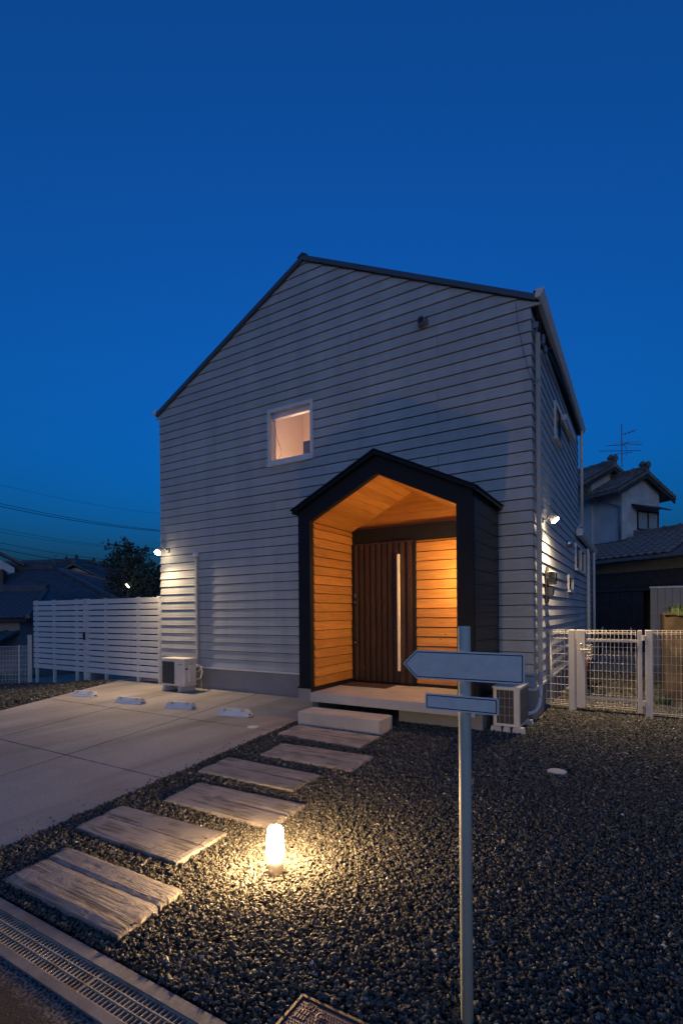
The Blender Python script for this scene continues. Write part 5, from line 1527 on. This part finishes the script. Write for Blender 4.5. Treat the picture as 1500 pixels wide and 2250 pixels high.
# gable end at the far left
e0 = at(-40, 1198, 30)
t = thing('house', 'white walled gable end showing above the dark roofs', 'house', (e0.x, e0.y, 0), YAW + R(28), 'old tiled houses beyond the fence')
zr = e0.z; ze = at(36, 1240, 30).z
put('wall', MB().prism([(-2.0, -1.7), (1.6, -1.7), (1.6, ze - .1), (0, zr - .25), (-2.0, ze - .1)], (0.4, 1.6), 'y'), 'white_wall', t)
put('roof', MB().prism([(-2.4, ze), (0, zr), (0, zr + .16), (-2.4, ze + .16)], (0, 1.8), 'y').prism([(2.15, ze), (0, zr), (0, zr + .16), (2.15, ze + .16)], (0, 1.8), 'y'), 'tile', t)
put('lower_wall', MB().box(-2.0, 1.2, -1.5, 0.39, -1.7, ze - .35), 'copper', t)

# ------------------------------------------------------------------ neighbour on the right
NR = thing('house', 'two storey stucco neighbour house with stained walls and tile gables', 'house', (0.73, 15.0, 0), R(-34.8))
B2 = 2.25
ZW = 6.40
# upper block in front: gable to local +x, ridge along x
put('wall', MB().prism([(0, 3.0), (B2, 3.0), (B2, ZW), (B2 / 2, ZW + .58), (0, ZW)], (-2.6, 0), 'x'), 'stucco', NR)
def gable_roof(y0, y1, x0, x1, zr, ze, parent):
    yc = (y0 + y1) / 2
    m = MB().prism([(y0, ze), (yc, zr), (yc, zr + .12), (y0, ze + .12)], (x0, x1), 'x').prism([(y1, ze), (yc, zr), (yc, zr + .12), (y1, ze + .12)], (x0, x1), 'x')
    r = put('roof', m, 'tile_old', parent)
    m = MB(); slope_ribs(m, (x0, y0, ze + .13), (x1, y0, ze + .13), (x0, yc, zr + .13), (x1, yc, zr + .13)); slope_ribs(m, (x1, y1, ze + .13), (x0, y1, ze + .13), (x1, yc, zr + .13), (x0, yc, zr + .13))
    put('roof_tiles', m.mesh('roof_tiles', 'tile_old', fix=False), None, r, kind='stuff')
    m = MB(); ridge(m, (x0, yc, zr + .12), (x1, yc, zr + .12), 0.11)
    m.tube([(x1 - .02, yc, zr + .34), (x1 + .05, yc, zr + .34)], 0.13, 10).tube([(x1 - .35, yc, zr + .40), (x1 - .2, yc, zr + .42), (x1 - .1, yc, zr + .40)], [.05, .13, .05], 8)
    put('ridge_tiles', m, 'tile_old', r)
    put('barge_board', MB().prism([(y0 + .02, ze - .16), (yc, zr - .18), (yc, zr - .003), (y0 + .02, ze - .003)], (x1 - .07, x1 - .02), 'x').prism([(y1 - .02, ze - .16), (yc, zr - .18), (yc, zr - .003), (y1 - .02, ze - .003)], (x1 - .07, x1 - .02), 'x'), 'dark_wood', r)
    return r
gable_roof(-0.62, B2 + 0.66, -1.6, 0.28, 7.0, 6.10, NR)
# taller block behind it
put('wall', MB().prism([(-0.10, 3.0), (3.0, 3.0), (3.0, 6.75), (1.0, 7.5), (-0.10, 6.85)], (-8, -1.30), 'x'), 'stucco', NR)
gable_roof(-0.95, 2.75, -8, -0.95, 7.58, 6.63, NR)
w = put('window', MB().box(0.001, 0.05, 0.86, 2.15, 4.76, 4.83).box(0.001, 0.05, 0.86, 2.15, 5.50, 5.56).box(0.001, 0.05, 0.86, 0.91, 4.83, 5.50).box(0.001, 0.05, 2.10, 2.15, 4.83, 5.50).box(0.001, 0.052, 1.47, 1.53, 4.83, 5.50), 'dark_wood', NR)
put('pane', MB().box(0.002, 0.02, 0.91, 1.47, 4.83, 5.50), 'curtain', w); put('pane', MB().box(0.002, 0.02, 1.53, 2.10, 4.83, 5.50), 'curtain', w)
put('window_hood', MB().prism([(0.001, 5.70), (0.48, 5.56), (0.48, 5.60), (0.001, 5.80)], (0.55, 2.30), 'y'), 'dark_wood', w)
put('downpipe', MB().tube([(-0.9, -0.45, ZW - .25), (-0.85, -0.2, ZW - .4), (-0.06, -0.06, ZW - .75), (-0.06, -0.06, 4.2)], 0.035, 8), 'grey_metal', NR, smooth=True)
put('downpipe', MB().tube([(-0.06, -0.06, 4.2), (-0.35, -0.5, 4.05), (-0.9, -1.6, 3.5)], 0.03, 8), 'grey_metal', NR, smooth=True)
put('flashing', MB().box(-3, 0.02, -0.05, -0.001, 4.24, 4.30).box(0.001, 0.05, 0.0, 1.2, 4.28, 4.34), 'copper', NR)
# lower storey roof with single tiles
ye, zee, zt_ = -1.75, 3.42, 4.42
yb_ = 0.25
m = MB().add([(-7, ye, zee), (6, ye, zee), (6, yb_, zt_), (-7, yb_, zt_), (-7, ye, zee - .1), (6, ye, zee - .1)], [(0, 1, 2, 3), (4, 5, 1, 0)])
lr = put('lower_roof', m.mesh('lower_roof', 'tile_old', fix=False), None, NR)
sl = math.hypot(yb_ - ye, zt_ - zee); nr_ = 8; tm2 = tile_mesh(0.30, sl / nr_ + 0.03, 'tile_old')
for c in range(20):
    for r_ in range(nr_):
        x = -3.0 + c * 0.30; f = r_ / nr_
        if x < 0.02 and f < 0.17: continue
        o = put('roof_tile', tm2, None, lr, loc=(x, yb_ + (ye - yb_) * f, zt_ + (zee - zt_) * f))
        o.rotation_euler = (math.atan2(zt_ - zee, yb_ - ye), 0, 0)
m = MB(); ridge(m, (0.35, yb_, zt_ + .02), (6, yb_ + .0, zt_ + .02), 0.10); put('ridge_tiles', m, 'tile_old', lr)
put('gutter', MB().tube([(-7, ye - .05, zee - .10), (6, ye - .05, zee - .10)], 0.05, 8), 'grey_metal', NR)
put('upper_band', MB().box(-7, 5.6, -1.15, -1.0, 2.95, 3.45), 'beige_wall', NR)
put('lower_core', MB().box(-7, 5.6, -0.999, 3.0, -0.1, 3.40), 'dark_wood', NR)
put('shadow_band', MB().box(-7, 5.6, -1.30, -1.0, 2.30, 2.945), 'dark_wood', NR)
put('awning', MB().prism([(-1.0, 2.42), (-2.0, 2.22), (-2.0, 2.26), (-1.0, 2.50)], (-7, 5.6), 'x'), 'dark_wood', NR)
for i in range(9):
    x = -1.6 + i * 0.42
    pp = put('wall_sheet', MB().box(x, x + 0.41, -1.95, -1.925, -0.05, 2.20), 'poly', NR)
    bm_ = MB()
    for z in (1.32, 1.98):
        for k in range(2): bm_.tube([(x + .1 + k * .21, -1.951, z), (x + .1 + k * .21, -1.965, z)], 0.012, 8)
    put('bolt', bm_, 'steel', pp)

# TV antenna on the neighbour's ridge
ap = at(1366, 1018, 18.3)
an = thing('tv_antenna', 'rooftop TV antenna on the neighbour house ridge', 'antenna', (ap.x, ap.y, ap.z - 0.15))
zt_a = at(1366, 932, 18.3).z
put('mast', MB().tube([(ap.x, ap.y, ap.z - .15), (ap.x, ap.y, zt_a)], 0.018, 8), 'grey_metal', an)
def boom(p, q, els, name='yagi'):
    p, q = Vector(p), Vector(q); m = MB().tube([p, q], 0.011, 6); d = (q - p).normalized(); s = d.cross(Vector((0, 0, 1))).normalized()
    for f, l in els: c = p + (q - p) * f; m.tube([c - s * l, c + s * l], 0.008, 5)
    put(name, m, 'grey_metal', an)
P_ = lambda px, py, d=18.3: at(px, py, d)
boom(P_(1362, 978), P_(1382, 971, 17.6), [(0.0, .55), (.5, .42), (1., .36)])
m = MB()
for (xa, ya, xb, yb) in ((1315, 991, 1408, 990), (1334, 979, 1410, 976), (1338, 1000, 1390, 993), (1366, 955, 1398, 944), (1372, 951, 1376, 956), (1380, 948, 1384, 953), (1388, 945, 1392, 950)):
    m.tube([P_(xa, ya), P_(xb, yb)], 0.011, 6)
put('element', m, 'grey_metal', an)
put('lead', MB().tube([P_(1368, 975), P_(1375, 985), P_(1376, 1000), P_(1368, 1011)], 0.006, 5), 'cable', an)

# low wire fence across the neighbour's yard, seen through the gate
t = thing('wire_fence', 'low dark wire fence before the neighbour house wall', 'fence', (0.9, 11.2, -0.05))
p, q = Vector((0.2, 11.75, 0)), Vector((1.9, 10.55, 0)); m = MB()
for i in range(31): c = p + (q - p) * i / 30; m.tube([(c.x, c.y, 0.25), (c.x, c.y, 0.95)], 0.004, 4)
for z in (0.27, 0.45, 0.62, 0.8, 0.93): m.tube([(p.x, p.y, z), (q.x, q.y, z)], 0.005, 4)
put('wire_mesh', m, 'grey_metal', t, kind='stuff')
for f in (0.0, 0.5, 1.0): c = p + (q - p) * f; put('post', MB().tube([(c.x, c.y, -0.1), (c.x, c.y, 1.0)], 0.025, 8), 'white_wall', t)
put('kerb_block', MB().add([(p.x, p.y - .1, -.1), (q.x, q.y - .1, -.1), (q.x, q.y + .1, -.1), (p.x, p.y + .1, -.1), (p.x, p.y - .1, .22), (q.x, q.y - .1, .22), (q.x, q.y + .1, .22), (p.x, p.y + .1, .22)], [(0, 3, 2, 1), (4, 5, 6, 7), (0, 1, 5, 4), (1, 2, 6, 5), (2, 3, 7, 6), (3, 0, 4, 7)]), 'foundation', t)

# ------------------------------------------------------------------ left low mesh fence, tree, wires
a, b = at(-60, 1512, 13.4), at(66, 1503, 13.75)
t = thing('wire_fence', 'low pale wire mesh fence beside the slat fence', 'fence', ((a.x + b.x) / 2, (a.y + b.y) / 2, -0.35))
m = MB()
zb_, zt2 = -0.33, 0.72
for i in range(40): c = a + (b - a) * i / 39; m.tube([(c.x, c.y, zb_), (c.x, c.y, zt2)], 0.0045, 4)
for z in np.linspace(zb_ + .02, zt2, 9): m.tube([(a.x, a.y, z), (b.x, b.y, z)], 0.005, 4)
put('wire_mesh', m, 'fence_white', t, kind='stuff')
c = a + (b - a) * 0.81
put('post', MB().tube([(c.x, c.y, -0.4), (c.x, c.y, zt2 + .02)], 0.022, 10), 'fence_white', t)
put('post', MB().bevbox(b.x - .04, b.x + .04, b.y - .04, b.y + .04, -0.5, 1.02, 0.005), 'gate_post', t)
put('kerb_block', MB().add([(a.x, a.y - .08, -.7), (b.x, b.y - .08, -.7), (b.x, b.y + .08, -.7), (a.x, a.y + .08, -.7), (a.x, a.y - .08, -.36), (b.x, b.y - .08, -.36), (b.x, b.y + .08, -.36), (a.x, a.y + .08, -.36)], [(0, 3, 2, 1), (4, 5, 6, 7), (0, 1, 5, 4), (1, 2, 6, 5), (2, 3, 7, 6), (3, 0, 4, 7)]), 'foundation', t)
c = at(20, 1460, 16); tuft('dim green shrub behind the low wire fence', (c.x, c.y, -1.35), 420, 0.8, 1.4, 'shrub', 'grassleaf', 0.03)
solo('stone_block', MB().bevbox(-12.75, -12.2, 1.2, 1.7, -0.6, 0.03, 0.03), 'foundation', 'pale block lying in the yard behind the slat fence', 'block')


def tree(label, base, h, lobes, nleaf, leaf):
    t = thing('tree', label, 'tree', base)
    b = Vector(base)
    tr = MB().tube([b + Vector((0, 0, -.3)), b + Vector((.05, 0, h * .3)), b + Vector((-.05, .1, h * .6)), b + Vector((0, 0, h * .92))], [.22, .17, .11, .03], 10)
    cr = MB()
    for (dx, dy, z, r_) in lobes:
        c = b + Vector((dx, dy, z))
        tr.tube([b + Vector((0, 0, max(h * .25, z - r_ * 1.2))), b + Vector((dx * .5, dy * .5, z - r_ * .4)), c], [.08, .05, .02], 6)
        nl = int(nleaf * r_ * r_)
        for i in range(nl):
            d = Vector((random.gauss(0, 1), random.gauss(0, 1), random.gauss(0, .8))).normalized()
            q = c + d * r_ * (0.45 + 0.65 * random.random() ** .6) * (1 + .75 * noise.noise(d * 3.1 + c))
            for w in range(3):
                s = leaf * random.uniform(.6, 1.3)
                a1 = Vector((random.gauss(0, 1), random.gauss(0, 1), random.gauss(0, 1))).normalized(); a2 = a1.orthogonal().normalized()
                o = q + Vector((random.gauss(0, .05), random.gauss(0, .05), random.gauss(0, .05)))
                cr.add([o - a1 * s, o + a2 * s * .45, o + a1 * s, o - a2 * s * .45], [(0, 1, 2, 3)])
    put('trunk', tr, 'bark', t, smooth=True)
    put('crown', cr.mesh('crown', 'leaf', rootloc(t), fix=False), None, t)
    return t


tb = at(290, 1340, 27)
S_ = 27 / FPX
def lobe(px, py, rpx, dd=0):
    c = at(px, py, 27 + dd); return (c.x - tb.x, c.y - tb.y, c.z - (-1.56), rpx * S_)
tree('dark bushy tree rising above the white slat fence', (tb.x, tb.y, -1.56), 6.2,
     [lobe(268, 1213, 22), lobe(290, 1218, 24, .5), lobe(250, 1228, 16), lobe(310, 1228, 16), lobe(262, 1245, 28, -.3), lobe(300, 1252, 34), lobe(335, 1258, 28), lobe(248, 1275, 20), lobe(280, 1285, 36, .4), lobe(325, 1292, 36), lobe(255, 1305, 26), lobe(300, 1315, 34, -.5), lobe(345, 1310, 30), lobe(365, 1275, 26), lobe(236, 1196, 7), lobe(276, 1188, 8), lobe(322, 1205, 9), lobe(233, 1240, 9)], 300, 0.085)

fl = at(279, 1287, 26.2)
t = thing('street_lamp', 'small far street lamp shining white through the tree', 'street lamp', (fl.x, fl.y, -1.6))
put('pole', MB().tube([(fl.x, fl.y + .05, -1.7), (fl.x, fl.y + .05, fl.z)], 0.04, 8), 'grey_metal', t)
p0, p1 = at(277, 1283.5, 26.1), at(283, 1291, 26.1)
put('lamp_tube', MB().tube([p0, p1], 0.035, 8), 'e_far', t)

wires = [((-60, 1092), (360, 1166), 'upper power cable of the close pair running to the house edge', .016), ((-60, 1099), (360, 1168), 'lower power cable of the close pair running to the house edge', .019), ((-60, 1050), (360, 1130), 'thin faint wire high above the roofs', .007),
         ((-60, 1149), (330, 1207), 'higher cable of the faint pair vanishing behind the tree', .010), ((-60, 1157), (330, 1209), 'lower cable of the faint pair vanishing behind the tree', .009), ((-60, 1180), (330, 1238), 'power cable passing just above the far ridge ornaments', .013),
         ((-60, 1193), (330, 1252), 'thick power cable crossing the far temple like roof', .018), ((-60, 1203), (200, 1250), 'thin cable just under the thick power cable', .010), ((-20, 1215), (140, 1247), 'lowest thin cable dropping behind the dark roofs', .010)]
for (p, q, lab, r_) in wires:
    a, b = at(*p, 30), at(*q, 38)
    pts = []
    for i in range(13):
        f = i / 12; c = a * (1 - f) + b * f; c.z -= 1.0 * f * (1 - f); pts.append(c)
    solo('power_cable', MB().tube(pts, r_, 5), 'cable', lab, 'cable', 'power cables on the left', base=pts[0])
aa = at(123, 1246, 41)
t = thing('tv_antenna', 'tiny distant TV antenna over the dark roofs', 'antenna', (aa.x, aa.y, aa.z - .3))
tp = at(123, 1220, 41)
put('mast', MB().tube([(aa.x, aa.y, aa.z - .4), (aa.x, aa.y, tp.z)], 0.03, 6), 'grey_metal', t)
put('element', MB().tube([at(119, 1222, 41), at(126, 1221, 41)], 0.03, 5).tube([at(119, 1231, 41), at(127, 1231, 41)], 0.025, 5), 'grey_metal', t)

# yard light soil bank behind the fence
print('SCENE OBJECTS', len(bpy.data.objects), 'stones', len(PTS))
